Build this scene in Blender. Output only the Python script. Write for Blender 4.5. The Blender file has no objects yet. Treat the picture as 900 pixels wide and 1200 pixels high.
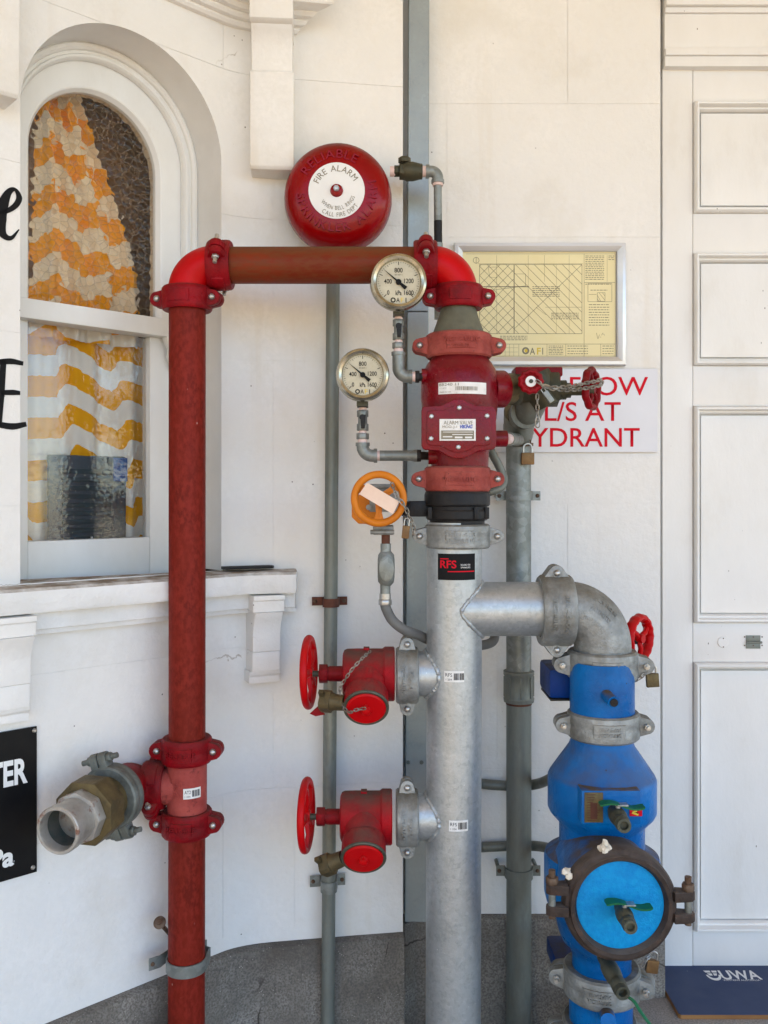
import bpy, bmesh, math, random
from mathutils import Vector, Matrix
random.seed(7)
scene = bpy.context.scene
COL = scene.collection
R = math.radians
PI = math.pi

# ------------------------------------------------------------------ camera, sky, sun, exposure
H = 1.14                       # eye height above the porch floor; the scene is built about the eye and lifted by H at the end
F = 1050.0                     # focal length in photo pixels (photo 900 x 1200)
cam_d = bpy.data.cameras.new('camera')
cam_d.sensor_fit = 'VERTICAL'; cam_d.sensor_height = 36.0
cam_d.lens = F / 1200 * 36.0
cam_d.shift_y = -20 / 1200
cam_d.clip_start = 0.05; cam_d.clip_end = 2000
cam = bpy.data.objects.new('camera', cam_d); COL.objects.link(cam)
cam.location = (0, 0, H); cam.rotation_euler = (R(90), 0, 0)
scene.camera = cam

SUN_EL, SUN_AZ = R(54), R(128)      # azimuth measured from +Y clockwise: behind the camera
world = bpy.data.worlds.new('World'); scene.world = world; world.use_nodes = True
wn = world.node_tree.nodes; wl = world.node_tree.links
for n in list(wn): wn.remove(n)
w_out = wn.new('ShaderNodeOutputWorld'); w_bg = wn.new('ShaderNodeBackground'); w_sky = wn.new('ShaderNodeTexSky')
w_sky.sky_type = 'NISHITA'; w_sky.sun_disc = False
w_sky.sun_elevation = SUN_EL; w_sky.sun_rotation = SUN_AZ
w_sky.air_density = 1.0; w_sky.dust_density = 0.1; w_sky.ozone_density = 3.0
w_bg.inputs['Strength'].default_value = 0.15
wl.new(w_sky.outputs[0], w_bg.inputs[0]); wl.new(w_bg.outputs[0], w_out.inputs[0])
sun_d = bpy.data.lights.new('sun', 'SUN'); sun_d.energy = 3.4; sun_d.angle = R(0.5); sun_d.color = (1.0, 0.94, 0.85)
sun = bpy.data.objects.new('sun', sun_d); COL.objects.link(sun)
sdir = Vector((math.sin(SUN_AZ) * math.cos(SUN_EL), math.cos(SUN_AZ) * math.cos(SUN_EL), math.sin(SUN_EL)))
sun.rotation_euler = sdir.to_track_quat('Z', 'Y').to_euler(); sun.location = sdir * 30
scene.view_settings.view_transform = 'Standard'; scene.view_settings.look = 'None'
scene.view_settings.exposure = 1.54; scene.view_settings.gamma = 1.0
scene.cycles.max_bounces = 12; scene.cycles.transmission_bounces = 12; scene.cycles.transparent_max_bounces = 12

# ------------------------------------------------------------------ helpers
def W(x, y, Y=1.8):
    """photo pixel at real distance Y -> point"""
    return Vector(((x - 450) * Y / F, Y, (580 - y) * Y / F))
def px(n, Y=1.8): return n * Y / F

def frame(o, z=(0, 0, 1), x=(1, 0, 0)):
    z = Vector(z).normalized(); x = Vector(x)
    x = (x - z * x.dot(z)).normalized(); y = z.cross(x)
    m = Matrix((x, y, z)).transposed().to_4x4(); m.translation = Vector(o)
    return m
TOCAM = ((0, -1, 0), (1, 0, 0))        # local z towards the camera, local x to the right, local y up
def camframe(o): return frame(o, (0, -1, 0), (1, 0, 0))

class B:
    def __init__(s): s.bm = bmesh.new()
    def _merge(s, t, M=None, bevel=0, bseg=2):
        if bevel > 0:
            bmesh.ops.bevel(t, geom=[e for e in t.edges if len(e.link_faces) == 2 and e.calc_face_angle(0) > 0.5], offset=bevel, segments=bseg, affect='EDGES', profile=0.6, clamp_overlap=True)
        me = bpy.data.meshes.new('tmp'); t.to_mesh(me); t.free()
        if M is not None: me.transform(M)
        s.bm.from_mesh(me); bpy.data.meshes.remove(me); return s
    def lathe(s, prof, M, seg=40, a0=0.0, a1=2 * PI, caps=True):
        t = bmesh.new(); full = abs(a1 - a0 - 2 * PI) < 1e-6
        n = seg if full else seg + 1
        rings = []
        for r, h in prof:
            if r < 1e-7: rings.append([t.verts.new((0, 0, h))])
            else: rings.append([t.verts.new((r * math.cos(a0 + (a1 - a0) * i / seg), r * math.sin(a0 + (a1 - a0) * i / seg), h)) for i in range(n)])
        for a, b in zip(rings, rings[1:]):
            for i in range(seg):
                j = (i + 1) % n
                if len(a) == 1 and len(b) == 1: continue
                if len(a) == 1: t.faces.new((a[0], b[j], b[i]))
                elif len(b) == 1: t.faces.new((a[i], a[j], b[0]))
                else: t.faces.new((a[i], a[j], b[j], b[i]))
        if caps and full:
            for rr, fl in ((rings[0], True), (rings[-1], False)):
                if len(rr) > 1: t.faces.new(rr[::-1] if fl else rr)
        bmesh.ops.recalc_face_normals(t, faces=t.faces)
        return s._merge(t, M)
    def ring(s, prof, M, seg=40):
        """closed profile revolved"""
        return s.lathe(list(prof) + [prof[0]], M, seg, caps=False)
    def tube(s, pts, r, seg=16, caps=True):
        t = bmesh.new(); pts = [Vector(p) for p in pts]
        rs = r if isinstance(r, (list, tuple)) else [r] * len(pts)
        tang = []
        for i in range(len(pts)):
            a = pts[max(i - 1, 0)]; b = pts[min(i + 1, len(pts) - 1)]
            tang.append((b - a).normalized())
        up = Vector((0, 0, 1)) if abs(tang[0].z) < 0.9 else Vector((1, 0, 0))
        u = (up - tang[0] * up.dot(tang[0])).normalized()
        rings = []
        for i, p in enumerate(pts):
            u = (u - tang[i] * u.dot(tang[i])).normalized(); v = tang[i].cross(u)
            rings.append([t.verts.new(p + (u * math.cos(2 * PI * k / seg) + v * math.sin(2 * PI * k / seg)) * rs[i]) for k in range(seg)])
        for a, b in zip(rings, rings[1:]):
            for k in range(seg): t.faces.new((a[k], a[(k + 1) % seg], b[(k + 1) % seg], b[k]))
        if caps: t.faces.new(rings[0][::-1]); t.faces.new(rings[-1])
        bmesh.ops.recalc_face_normals(t, faces=t.faces)
        return s._merge(t)
    def box(s, size, M, bevel=0.0, bseg=2):
        t = bmesh.new(); bmesh.ops.create_cube(t, size=1.0)
        for v in t.verts: v.co = Vector((v.co.x * size[0], v.co.y * size[1], v.co.z * size[2]))
        return s._merge(t, M, bevel, bseg)
    def boxc(s, a, b, bevel=0.0, bseg=2):
        """axis-aligned box between two corners"""
        a = Vector(a); b = Vector(b); c = (a + b) / 2; d = b - a
        return s.box((abs(d.x), abs(d.y), abs(d.z)), Matrix.Translation(c), bevel, bseg)
    def prism(s, poly, h0, h1, M, bevel=0.0, bseg=2):
        t = bmesh.new()
        a = [t.verts.new((x, y, h0)) for x, y in poly]; b = [t.verts.new((x, y, h1)) for x, y in poly]
        n = len(poly)
        t.faces.new(a[::-1]); t.faces.new(b)
        for i in range(n): t.faces.new((a[i], a[(i + 1) % n], b[(i + 1) % n], b[i]))
        bmesh.ops.recalc_face_normals(t, faces=t.faces)
        return s._merge(t, M, bevel, bseg)
    def torus(s, M, Rr, r, seg=48, rs=12, mod=0.0, k=0, flat=1.0):
        t = bmesh.new(); g = []
        for i in range(seg):
            a = 2 * PI * i / seg; R2 = Rr + mod * math.cos(k * a)
            g.append([t.verts.new(((R2 + r * math.cos(b)) * math.cos(a), (R2 + r * math.cos(b)) * math.sin(a), r * flat * math.sin(b))) for b in [2 * PI * j / rs for j in range(rs)]])
        for i in range(seg):
            for j in range(rs):
                t.faces.new((g[i][j], g[(i + 1) % seg][j], g[(i + 1) % seg][(j + 1) % rs], g[i][(j + 1) % rs]))
        bmesh.ops.recalc_face_normals(t, faces=t.faces)
        return s._merge(t, M)
    def grid(s, fn, nu, nv, thick=0.0):
        """fn(u, v) -> point, u, v in 0..1"""
        t = bmesh.new()
        vs = [[t.verts.new(fn(i / nu, j / nv)) for j in range(nv + 1)] for i in range(nu + 1)]
        for i in range(nu):
            for j in range(nv): t.faces.new((vs[i][j], vs[i + 1][j], vs[i + 1][j + 1], vs[i][j + 1]))
        if thick:
            bmesh.ops.recalc_face_normals(t, faces=t.faces)
            bmesh.ops.solidify(t, geom=t.faces[:], thickness=thick)
        bmesh.ops.recalc_face_normals(t, faces=t.faces)
        return s._merge(t)
    def hexa(s, M, r, h0, h1, n=6, bevel=0.0008, rot=0.0):
        return s.prism([(r * math.cos(rot + 2 * PI * i / n), r * math.sin(rot + 2 * PI * i / n)) for i in range(n)], h0, h1, M, bevel, 1)

def world_of(o):
    v = Vector((0, 0, 0))
    while o is not None: v += Vector(o.location); o = o.parent
    return v
def put(name, b, m, parent=None, smooth=35, origin=None):
    """link a builder's mesh (in scene coordinates) as ONE object"""
    bm = b.bm if isinstance(b, B) else b
    me = bpy.data.meshes.new(name)
    if not bm.verts: raise RuntimeError('empty ' + name)
    if origin is None:
        lo = Vector((min(v.co.x for v in bm.verts), min(v.co.y for v in bm.verts), min(v.co.z for v in bm.verts)))
        hi = Vector((max(v.co.x for v in bm.verts), max(v.co.y for v in bm.verts), max(v.co.z for v in bm.verts)))
        origin = (lo + hi) / 2
    bmesh.ops.translate(bm, verts=bm.verts, vec=-Vector(origin))
    bm.to_mesh(me); bm.free()
    if smooth:
        me.polygons.foreach_set('use_smooth', [True] * len(me.polygons))
        me.set_sharp_from_angle(angle=R(smooth))
    for mm in (m if isinstance(m, (list, tuple)) else [m]): me.materials.append(mm)
    o = bpy.data.objects.new(name, me); COL.objects.link(o)
    if parent is not None: o.parent = parent
    o.location = Vector(origin) - (world_of(parent) if parent is not None else Vector((0, 0, 0)))
    return o
def tag(o, label=None, cat=None, group=None, kind=None):
    if label: o['label'] = label
    if cat: o['category'] = cat
    if group: o['group'] = group
    if kind: o['kind'] = kind
    return o
def thing(name, loc, label, cat, group=None):
    o = bpy.data.objects.new(name, None); COL.objects.link(o); o.location = Vector(loc); o.empty_display_size = 0.05
    return tag(o, label, cat, group)
_shared = {}
def inst(name, key, make, m, M, parent):
    """one mesh shared by all alike small pieces (bolts, nuts, screws)"""
    k = (key, m.name)
    if k not in _shared:
        b = make(); me = bpy.data.meshes.new(name); b.bm.to_mesh(me); b.bm.free()
        me.polygons.foreach_set('use_smooth', [True] * len(me.polygons)); me.set_sharp_from_angle(angle=R(35))
        me.materials.append(m); _shared[k] = me
    o = bpy.data.objects.new(name, _shared[k]); COL.objects.link(o)
    if parent is not None: o.parent = parent
    o.rotation_euler = M.to_euler()
    o.location = M.translation - (world_of(parent) if parent is not None else Vector((0, 0, 0)))
    return o

def arc(c, a, b, n=14):
    """quarter bend: from c+a to c+b about c (a, b perpendicular, equal length)"""
    c = Vector(c); a = Vector(a); b = Vector(b)
    return [c + a * math.cos(PI / 2 * i / n) + b * math.sin(PI / 2 * i / n) for i in range(n + 1)]
def bez(pts, n=24):
    """Catmull-Rom through the points"""
    P = [Vector(p) for p in pts]; P = [2 * P[0] - P[1]] + P + [2 * P[-1] - P[-2]]; out = []
    for k in range(1, len(P) - 2):
        for i in range(n):
            t = i / n; a, b, c, d = P[k - 1], P[k], P[k + 1], P[k + 2]
            out.append(0.5 * (2 * b + (c - a) * t + (2 * a - 5 * b + 4 * c - d) * t * t + (3 * b - a - 3 * c + d) * t ** 3))
    return out + [P[-2]]

# ---- lettering: Blender's built-in font turned into thin mesh
_glyph = {}
def glyph_bm(txt, extrude=0.0, bold=0.0, shear=0.0):
    cu = bpy.data.curves.new('t', 'FONT'); cu.body = txt; cu.size = 1.0; cu.extrude = extrude; cu.offset = bold; cu.shear = shear; cu.resolution_u = 4
    cu.align_x = 'LEFT'
    o = bpy.data.objects.new('t', cu); COL.objects.link(o)
    dg = bpy.context.evaluated_depsgraph_get(); dg.update()
    me = bpy.data.meshes.new_from_object(o.evaluated_get(dg))
    bpy.data.objects.remove(o); bpy.data.curves.remove(cu)
    bm = bmesh.new(); bm.from_mesh(me); bpy.data.meshes.remove(me)
    return bm
def letters(b, txt, w, h, fn, raise_=0.0, bold=0.0, shear=0.0):
    """fit txt in a w x h box centred on (0,0); fn(x, y, z) -> point; added to builder b"""
    t = glyph_bm(txt, 0.5 if raise_ > 0 else 0.0, bold, shear)
    if not t.verts: t.free(); return b
    x0 = min(v.co.x for v in t.verts); x1 = max(v.co.x for v in t.verts); y0 = min(v.co.y for v in t.verts); y1 = max(v.co.y for v in t.verts)
    for v in t.verts:
        v.co = Vector(fn((((v.co.x - x0) / (x1 - x0)) - .5) * w, (((v.co.y - y0) / (y1 - y0)) - .5) * h, (v.co.z + .5) * raise_ if raise_ > 0 else 0.0))
    bmesh.ops.recalc_face_normals(t, faces=t.faces)
    return b._merge(t)
def flat(M): return lambda x, y, z: M @ Vector((x, y, z))
def cyl(c, r, x_ang, dz, axis='Z'):
    """wrap round a vertical pipe whose axis passes c; x_ang = angle of the label's middle, 0 = towards the camera"""
    c = Vector(c)
    def f(x, y, z):
        a = x_ang + x / r
        return Vector((c.x + (r + z) * math.sin(a), c.y - (r + z) * math.cos(a), c.z + dz + y))
    return f
def arc_text(b, txt, rad, h, a_mid, span, M, inside=False, raise_=0.0, bold=0.0):
    """text on a circle in the local xy plane of M; a_mid in degrees; inside=True reads from below (bottom arc)"""
    adv = []
    for ch in txt:
        if ch == ' ': adv.append(0.45); continue
        t = glyph_bm(ch); xs = [v.co.x for v in t.verts]; adv.append(max(xs) - min(xs) + 0.14); t.free()
    tot = sum(adv); pos = 0
    sc = R(span) * rad / tot
    for ch, ad in zip(txt, adv):
        mid = (pos + ad / 2) / tot - .5; pos += ad
        if ch == ' ': continue
        a = R(a_mid) + (mid if inside else -mid) * R(span)
        up = Vector((math.cos(a), math.sin(a), 0)) * (-1 if inside else 1)
        rt = Vector((up.y, -up.x, 0))
        o = Vector((math.cos(a), math.sin(a), 0)) * rad
        letters(b, ch, (ad - 0.14) * sc, h, lambda x, y, z, o=o, rt=rt, up=up: M @ (o + rt * x + up * y + Vector((0, 0, z))), raise_, bold)
    return b

# ------------------------------------------------------------------ materials (all procedural)
def mat(name, c1, c2=None, rough=0.5, metal=0.0, scale=8.0, contrast=(0.35, 0.65), bump=0.0, bscale=60.0, spec=0.28,
        speck=None, sscale=90.0, sthr=0.12, dust=None, dustamt=0.6, rvar=0.1, coat=0.0, stains=None, stretch=None, voro=False, fine=None, bdist=.002, bump2=None, chips=None, cracks=None, drips=None):
    m = bpy.data.materials.new(name); m.use_nodes = True
    nt = m.node_tree; N = nt.nodes; L = nt.links
    bs = N['Principled BSDF']
    geo = N.new('ShaderNodeNewGeometry'); mp = N.new('ShaderNodeMapping'); L.new(geo.outputs['Position'], mp.inputs[0])
    if stretch: mp.inputs['Scale'].default_value = stretch
    def noise(sc, det=5.0, rgh=0.6):
        n = N.new('ShaderNodeTexNoise'); n.inputs['Scale'].default_value = sc; n.inputs['Detail'].default_value = det; n.inputs['Roughness'].default_value = rgh
        L.new(mp.outputs[0], n.inputs['Vector']); return n.outputs['Fac']
    def ramp(v, a, b):
        r = N.new('ShaderNodeMapRange'); r.inputs['From Min'].default_value = a; r.inputs['From Max'].default_value = b; r.clamp = True
        L.new(v, r.inputs['Value']); return r.outputs[0]
    def mix(f, a, b):
        x = N.new('ShaderNodeMix'); x.data_type = 'RGBA'
        if isinstance(f, float): x.inputs[0].default_value = f
        else: L.new(f, x.inputs[0])
        for s, v in ((6, a), (7, b)):
            if isinstance(v, tuple): x.inputs[s].default_value = (*v, 1)
            else: L.new(v, x.inputs[s])
        return x.outputs[2]
    col = c1
    if c2 is None: c2 = tuple(v * 0.85 for v in c1)
    if voro:
        vo = N.new('ShaderNodeTexVoronoi'); vo.inputs['Scale'].default_value = scale
        L.new(mp.outputs[0], vo.inputs['Vector'])
        sx = N.new('ShaderNodeSeparateColor'); L.new(vo.outputs['Color'], sx.inputs[0])
        ad = N.new('ShaderNodeMath'); ad.operation = 'MULTIPLY_ADD'; ad.inputs[1].default_value = 0.45; L.new(sx.outputs[0], ad.inputs[0]); L.new(noise(scale * .25), ad.inputs[2])
        col = mix(ramp(ad.outputs[0], contrast[0], contrast[1] + .3), c1, c2)
    else:
        col = mix(ramp(noise(scale), *contrast), c1, c2)
    if fine:
        col = mix(ramp(noise(fine[1], 3.0), .4, .62), col, fine[0])
    if stains:
        sc, cs, a, b, amt = stains
        f = ramp(noise(sc, 6.0, .65), a, b)
        mm = N.new('ShaderNodeMath'); mm.operation = 'MULTIPLY'; mm.inputs[1].default_value = amt; L.new(f, mm.inputs[0])
        col = mix(mm.outputs[0], col, cs)
    if speck:
        vo = N.new('ShaderNodeTexVoronoi'); vo.inputs['Scale'].default_value = sscale; L.new(mp.outputs[0], vo.inputs['Vector'])
        f1 = ramp(vo.outputs['Distance'], sthr, sthr * .55)
        f2 = ramp(noise(sscale * .22, 2.0), .56, .62)
        mm = N.new('ShaderNodeMath'); mm.operation = 'MULTIPLY'; L.new(f1, mm.inputs[0]); L.new(f2, mm.inputs[1])
        col = mix(mm.outputs[0], col, speck)
    if drips:
        dm = N.new('ShaderNodeMapping'); dm.inputs['Scale'].default_value = (16, 16, .9); L.new(geo.outputs['Position'], dm.inputs[0])
        dn = N.new('ShaderNodeTexNoise'); dn.inputs['Scale'].default_value = 1.0; dn.inputs['Detail'].default_value = 4; L.new(dm.outputs[0], dn.inputs['Vector'])
        d1 = ramp(dn.outputs['Fac'], drips[1], drips[1] + .16); d2 = ramp(noise(2.3, 3.0), .42, .62)
        dd = N.new('ShaderNodeMath'); dd.operation = 'MULTIPLY'; L.new(d1, dd.inputs[0]); L.new(d2, dd.inputs[1])
        d3 = N.new('ShaderNodeMath'); d3.operation = 'MULTIPLY'; d3.inputs[1].default_value = drips[2]; L.new(dd.outputs[0], d3.inputs[0]); col = mix(d3.outputs[0], col, drips[0])
    if cracks:
        cs_, cw, cthr, ccol = cracks
        nn = N.new('ShaderNodeTexNoise'); nn.inputs['Scale'].default_value = cs_ * 4; nn.inputs['Detail'].default_value = 5; L.new(mp.outputs[0], nn.inputs['Vector'])
        mv = N.new('ShaderNodeMix'); mv.data_type = 'VECTOR'; mv.inputs[0].default_value = .12; L.new(mp.outputs[0], mv.inputs[4]); L.new(nn.outputs['Color'], mv.inputs[5])
        ve = N.new('ShaderNodeTexVoronoi'); ve.feature = 'DISTANCE_TO_EDGE'; ve.inputs['Scale'].default_value = cs_; L.new(mv.outputs[1], ve.inputs['Vector'])
        fa_ = ramp(ve.outputs['Distance'], cw, cw * .3); fb_ = ramp(noise(cs_ * 1.7, 3.0), cthr, cthr + .04)
        mk = N.new('ShaderNodeMath'); mk.operation = 'MULTIPLY'; L.new(fa_, mk.inputs[0]); L.new(fb_, mk.inputs[1]); col = mix(mk.outputs[0], col, ccol)
    if chips:
        cc, sc2, th2 = chips
        nz = noise(sc2, 8.0, .72); f3 = ramp(nz, th2, th2 + .02); col = mix(f3, col, cc)
    if dust:
        sp = N.new('ShaderNodeSeparateXYZ'); L.new(geo.outputs['Normal'], sp.inputs[0])
        f = ramp(sp.outputs[2], .25, .95)
        f2 = ramp(noise(25, 5.0), .25, .6)
        mm = N.new('ShaderNodeMath'); mm.operation = 'MULTIPLY'; L.new(f, mm.inputs[0]); L.new(f2, mm.inputs[1])
        m2 = N.new('ShaderNodeMath'); m2.operation = 'MULTIPLY'; m2.inputs[1].default_value = dustamt; L.new(mm.outputs[0], m2.inputs[0])
        col = mix(m2.outputs[0], col, dust)
        dr = m2.outputs[0]
    else: dr = None
    L.new(col, bs.inputs['Base Color'])
    bs.inputs['Metallic'].default_value = metal
    bs.inputs['Specular IOR Level'].default_value = spec
    bs.inputs['Coat Weight'].default_value = coat
    rr = N.new('ShaderNodeMapRange'); rr.inputs['To Min'].default_value = max(rough - rvar, .02); rr.inputs['To Max'].default_value = min(rough + rvar, 1)
    L.new(noise(scale * 2.3), rr.inputs['Value'])
    ro = rr.outputs[0]
    if dr is not None:
        a = N.new('ShaderNodeMath'); a.operation = 'MULTIPLY_ADD'; a.inputs[1].default_value = .4; L.new(dr, a.inputs[0]); L.new(ro, a.inputs[2]); a.use_clamp = True; ro = a.outputs[0]
    L.new(ro, bs.inputs['Roughness'])
    if bump > 0:
        bn = N.new('ShaderNodeBump'); bn.inputs['Strength'].default_value = bump; bn.inputs['Distance'].default_value = bdist
        hgt = noise(bscale, 5.0, .62)
        if bump2:
            a2 = N.new('ShaderNodeMath'); a2.operation = 'MULTIPLY_ADD'; a2.inputs[1].default_value = bump2[1] * 3; L.new(noise(bump2[0], 3.0), a2.inputs[0]); L.new(hgt, a2.inputs[2]); hgt = a2.outputs[0]
        L.new(hgt, bn.inputs['Height']); L.new(bn.outputs[0], bs.inputs['Normal'])
    return m

DIRT = (.16, .12, .085)
M = {}
M['wall'] = mat('painted masonry', (.82, .80, .765), (.76, .74, .70), .62, scale=5, bump=.7, bscale=40, bdist=.0034, stains=(3.0, (.62, .57, .47), .55, .80, .55), speck=(.12, .09, .075), sscale=34, sthr=.07, fine=((.78, .762, .725), 90), bump2=(9, .35), chips=((.50, .44, .36), 13, .745), cracks=(2.2, .003, .63, (.50, .45, .39)), drips=((.66, .58, .46), .57, .55))
M['reveal'] = mat('painted window reveal', (.78, .77, .74), (.70, .69, .66), .55, scale=6, bump=.35, bscale=50)
M['joinery'] = mat('white gloss joinery', (.80, .80, .77), (.74, .73, .69), .38, scale=9, bump=.25, bscale=40, stains=(14, (.55, .47, .38), .64, .8, .5), stretch=(1, 1, .5))
M['door'] = mat('white painted door', (.80, .785, .755), (.76, .745, .71), .38, scale=7, bump=.35, bscale=60, stains=(7, (.62, .56, .48), .57, .82, .35), stretch=(1.3, 1.3, .6), speck=(.09, .06, .045), sscale=44, sthr=.08, bump2=(12, .3), chips=((.30, .22, .17), 15, .715))
M['sill'] = mat('painted sill', (.80, .79, .77), (.72, .71, .68), .55, scale=9, bump=.9, bscale=60, bdist=.003, dust=(.26, .20, .14), dustamt=1.0, chips=((.45, .38, .30), 22, .72), bump2=(16, .5))
M['plinth'] = mat('weathered stone plinth', (.20, .175, .145), (.31, .28, .24), .85, scale=9, bump=.9, bscale=240, speck=(.46, .42, .36), sscale=170, sthr=.22, stains=(3.2, (.09, .076, .062), .49, .68, .75), fine=((.14, .125, .105), 230), cracks=(1.6, .004, .5, (.06, .05, .04)))
M['floor'] = mat('worn concrete floor', (.30, .275, .245), (.37, .345, .31), .85, scale=12, bump=.7, bscale=200, speck=(.5, .47, .42), sscale=150, sthr=.24, fine=((.22, .2, .18), 240))
M['wing'] = mat('sunlit cream wing wall', (.78, .66, .48), (.74, .62, .44), .8)
M['paving'] = mat('warm brick paving', (.48, .345, .215), (.42, .30, .18), .9, scale=3)
M['ceiling'] = mat('porch ceiling boards', (.80, .69, .50), (.76, .65, .46), .7, scale=3)
M['redpipe'] = mat('oxide red pipe paint', (.172, .014, .006), (.128, .010, .005), .52, scale=18, rvar=.16, bump=.3, bscale=160, speck=(.40, .24, .20), sscale=48, sthr=.08, stains=(11, (.13, .012, .007), .46, .76, .55), stretch=(1, 1, .55), fine=((.215, .019, .011), 130), spec=.12, chips=((.26, .10, .08), 30, .69))
M['brownpipe'] = mat('faded red brown pipe paint', (.19, .027, .006), (.135, .016, .005), .48, scale=12, rvar=.16, stretch=(.35, 1, 1), dust=(.13, .065, .025), dustamt=.9, bump=.25, bscale=150, fine=((.15, .034, .010), 120), spec=.15, chips=((.10, .03, .015), 30, .68))
M['crimson'] = mat('crimson casting paint', (.27, .003, .008), (.17, .003, .006), .45, scale=26, rvar=.16, bump=.8, bscale=130, dust=(.11, .04, .03), dustamt=.7, spec=.14, stains=(22, (.10, .006, .008), .48, .70, .75), chips=((.085, .03, .022), 60, .66))
M['red'] = mat('bright red enamel', (.52, .002, .004), (.46, .002, .004), .36, scale=18, rvar=.1, bump=.25, bscale=110, dust=(.2, .045, .035), dustamt=.35, spec=.14, chips=((.16, .02, .02), 55, .69), stains=(12, (.40, .004, .006), .5, .72, .6))
M['hydrant'] = mat('worn red valve paint', (.36, .003, .008), (.21, .004, .008), .48, scale=18, rvar=.15, bump=.8, bscale=140, dust=(.115, .06, .045), dustamt=1.0, stains=(16, (.12, .014, .014), .5, .70, .8), spec=.13, chips=((.10, .045, .03), 48, .66))
M['salmon'] = mat('faded brick pink coupling paint', (.38, .085, .066), (.27, .048, .038), .6, scale=26, rvar=.1, bump=1.0, bscale=140, dust=(.20, .105, .075), dustamt=.75, stains=(36, (.12, .035, .025), .54, .70, .85), spec=.14, chips=((.10, .035, .025), 70, .65))
M['pinktee'] = mat('pink red primer tee', (.42, .085, .068), (.31, .05, .042), .55, scale=20, bump=.8, bscale=120, stains=(45, (.13, .025, .022), .60, .70, .9), spec=.14)
M['valve'] = mat('dark red valve enamel', (.20, .002, .008), (.145, .002, .007), .28, scale=14, rvar=.1, bump=.6, bscale=90, coat=.06, dust=(.12, .045, .035), dustamt=.55, speck=(.42, .25, .23), sscale=70, sthr=.08, spec=.2, stains=(24, (.10, .012, .010), .52, .72, .7), chips=((.09, .03, .02), 45, .69))
M['bell'] = mat('gloss red bell enamel', (.27, .001, .002), (.215, .001, .002), .22, scale=9, rvar=.08, coat=.1, dust=(.085, .028, .012), dustamt=1.0, speck=(.42, .18, .16), sscale=45, sthr=.06, spec=.18, bump=.15, bscale=80)
M['galv'] = mat('galvanised steel', (.52, .545, .55), (.36, .385, .39), .42, metal=.66, scale=125, voro=True, rvar=.14, bump=.35, bscale=150, stains=(6, (.27, .28, .27), .52, .74, .5), speck=(.80, .80, .78), sscale=60, sthr=.08, fine=((.44, .46, .465), 170), chips=((.20, .19, .17), 36, .71))
M['galvpipe'] = mat('weathered galvanised pipe', (.31, .33, .315), (.20, .215, .20), .5, metal=.55, scale=70, voro=True, rvar=.12, bump=.3, bscale=110, stains=(9, (.14, .135, .10), .5, .72, .7))
M['oldpipe'] = mat('dull grey green pipe', (.235, .25, .22), (.155, .17, .15), .5, metal=.4, scale=12, rvar=.14, bump=.25, bscale=120, stains=(8, (.10, .085, .055), .5, .74, .75), stretch=(1, 1, .35), fine=((.20, .21, .185), 140), chips=((.13, .10, .07), 50, .70))
M['castgalv'] = mat('galvanised casting', (.37, .38, .365), (.24, .245, .235), .5, metal=.5, scale=34, rvar=.12, bump=1.0, bscale=150, dust=(.16, .135, .09), dustamt=.85, stains=(14, (.14, .135, .115), .48, .70, .75), chips=((.10, .085, .065), 60, .67))
M['channel'] = mat('zinc steel channel', (.36, .40, .40), (.29, .325, .33), .45, metal=.55, scale=12, rvar=.12, bump=.1, bscale=200, fine=((.33, .36, .36), 160))
M['bolt'] = mat('zinc bolt', (.55, .55, .53), (.38, .36, .33), .35, metal=.85, scale=60, bump=.2, bscale=200)
M['rustbolt'] = mat('rusty bolt', (.17, .12, .085), (.11, .06, .035), .65, metal=.4, scale=70, bump=.5, bscale=200)
M['olive'] = mat('olive grey casting', (.155, .15, .105), (.105, .10, .07), .6, metal=.2, scale=20, bump=.5, bscale=90)
M['darkgreen'] = mat('dark bronze green', (.050, .052, .034), (.085, .075, .045), .5, metal=.4, scale=26, bump=.4, bscale=120, stains=(18, (.05, .12, .06), .64, .75, .6))
M['bronze'] = mat('dull green bronze', (.105, .108, .078), (.065, .066, .048), .5, metal=.35, scale=30, bump=.5, bscale=150, stains=(26, (.16, .14, .10), .55, .75, .6))
M['brass'] = mat('aged dull brass', (.175, .128, .055), (.095, .072, .036), .5, metal=.45, scale=30, rvar=.12, bump=.7, bscale=120, stains=(16, (.06, .05, .03), .46, .70, .75))
M['padbrass'] = mat('tarnished padlock brass', (.24, .135, .055), (.15, .085, .04), .5, metal=.6, scale=50, bump=.2)
M['black'] = mat('black paint', (.012, .012, .013), (.022, .020, .019), .45, scale=20, bump=.5, bscale=110, dust=(.05, .04, .03), dustamt=.6, spec=.2, chips=((.06, .035, .025), 50, .68))
M['rust'] = mat('rusty iron ring', (.070, .048, .038), (.035, .024, .019), .6, metal=.1, scale=28, bump=1.0, bscale=120, dust=(.15, .125, .105), dustamt=.8, stains=(18, (.13, .055, .028), .56, .72, .7), chips=((.16, .14, .12), 50, .68))
M['rustpipe'] = mat('rust brown nipple', (.13, .045, .025), (.08, .03, .02), .7, scale=40, bump=.5)
M['orange'] = mat('orange wheel enamel', (.64, .20, .012), (.52, .15, .010), .42, scale=16, rvar=.1, bump=.3, bscale=110, stains=(40, (.28, .09, .018), .62, .76, .7), spec=.2)
M['blue'] = mat('blue epoxy coating', (.0005, .145, .44), (.0005, .095, .32), .30, scale=9, rvar=.12, bump=.9, bscale=70, dust=(.095, .070, .050), dustamt=1.25, stains=(7, (.003, .040, .15), .50, .72, .75), speck=(.012, .015, .03), sscale=50, sthr=.09, spec=.2, chips=((.035, .035, .04), 32, .68))
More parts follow.
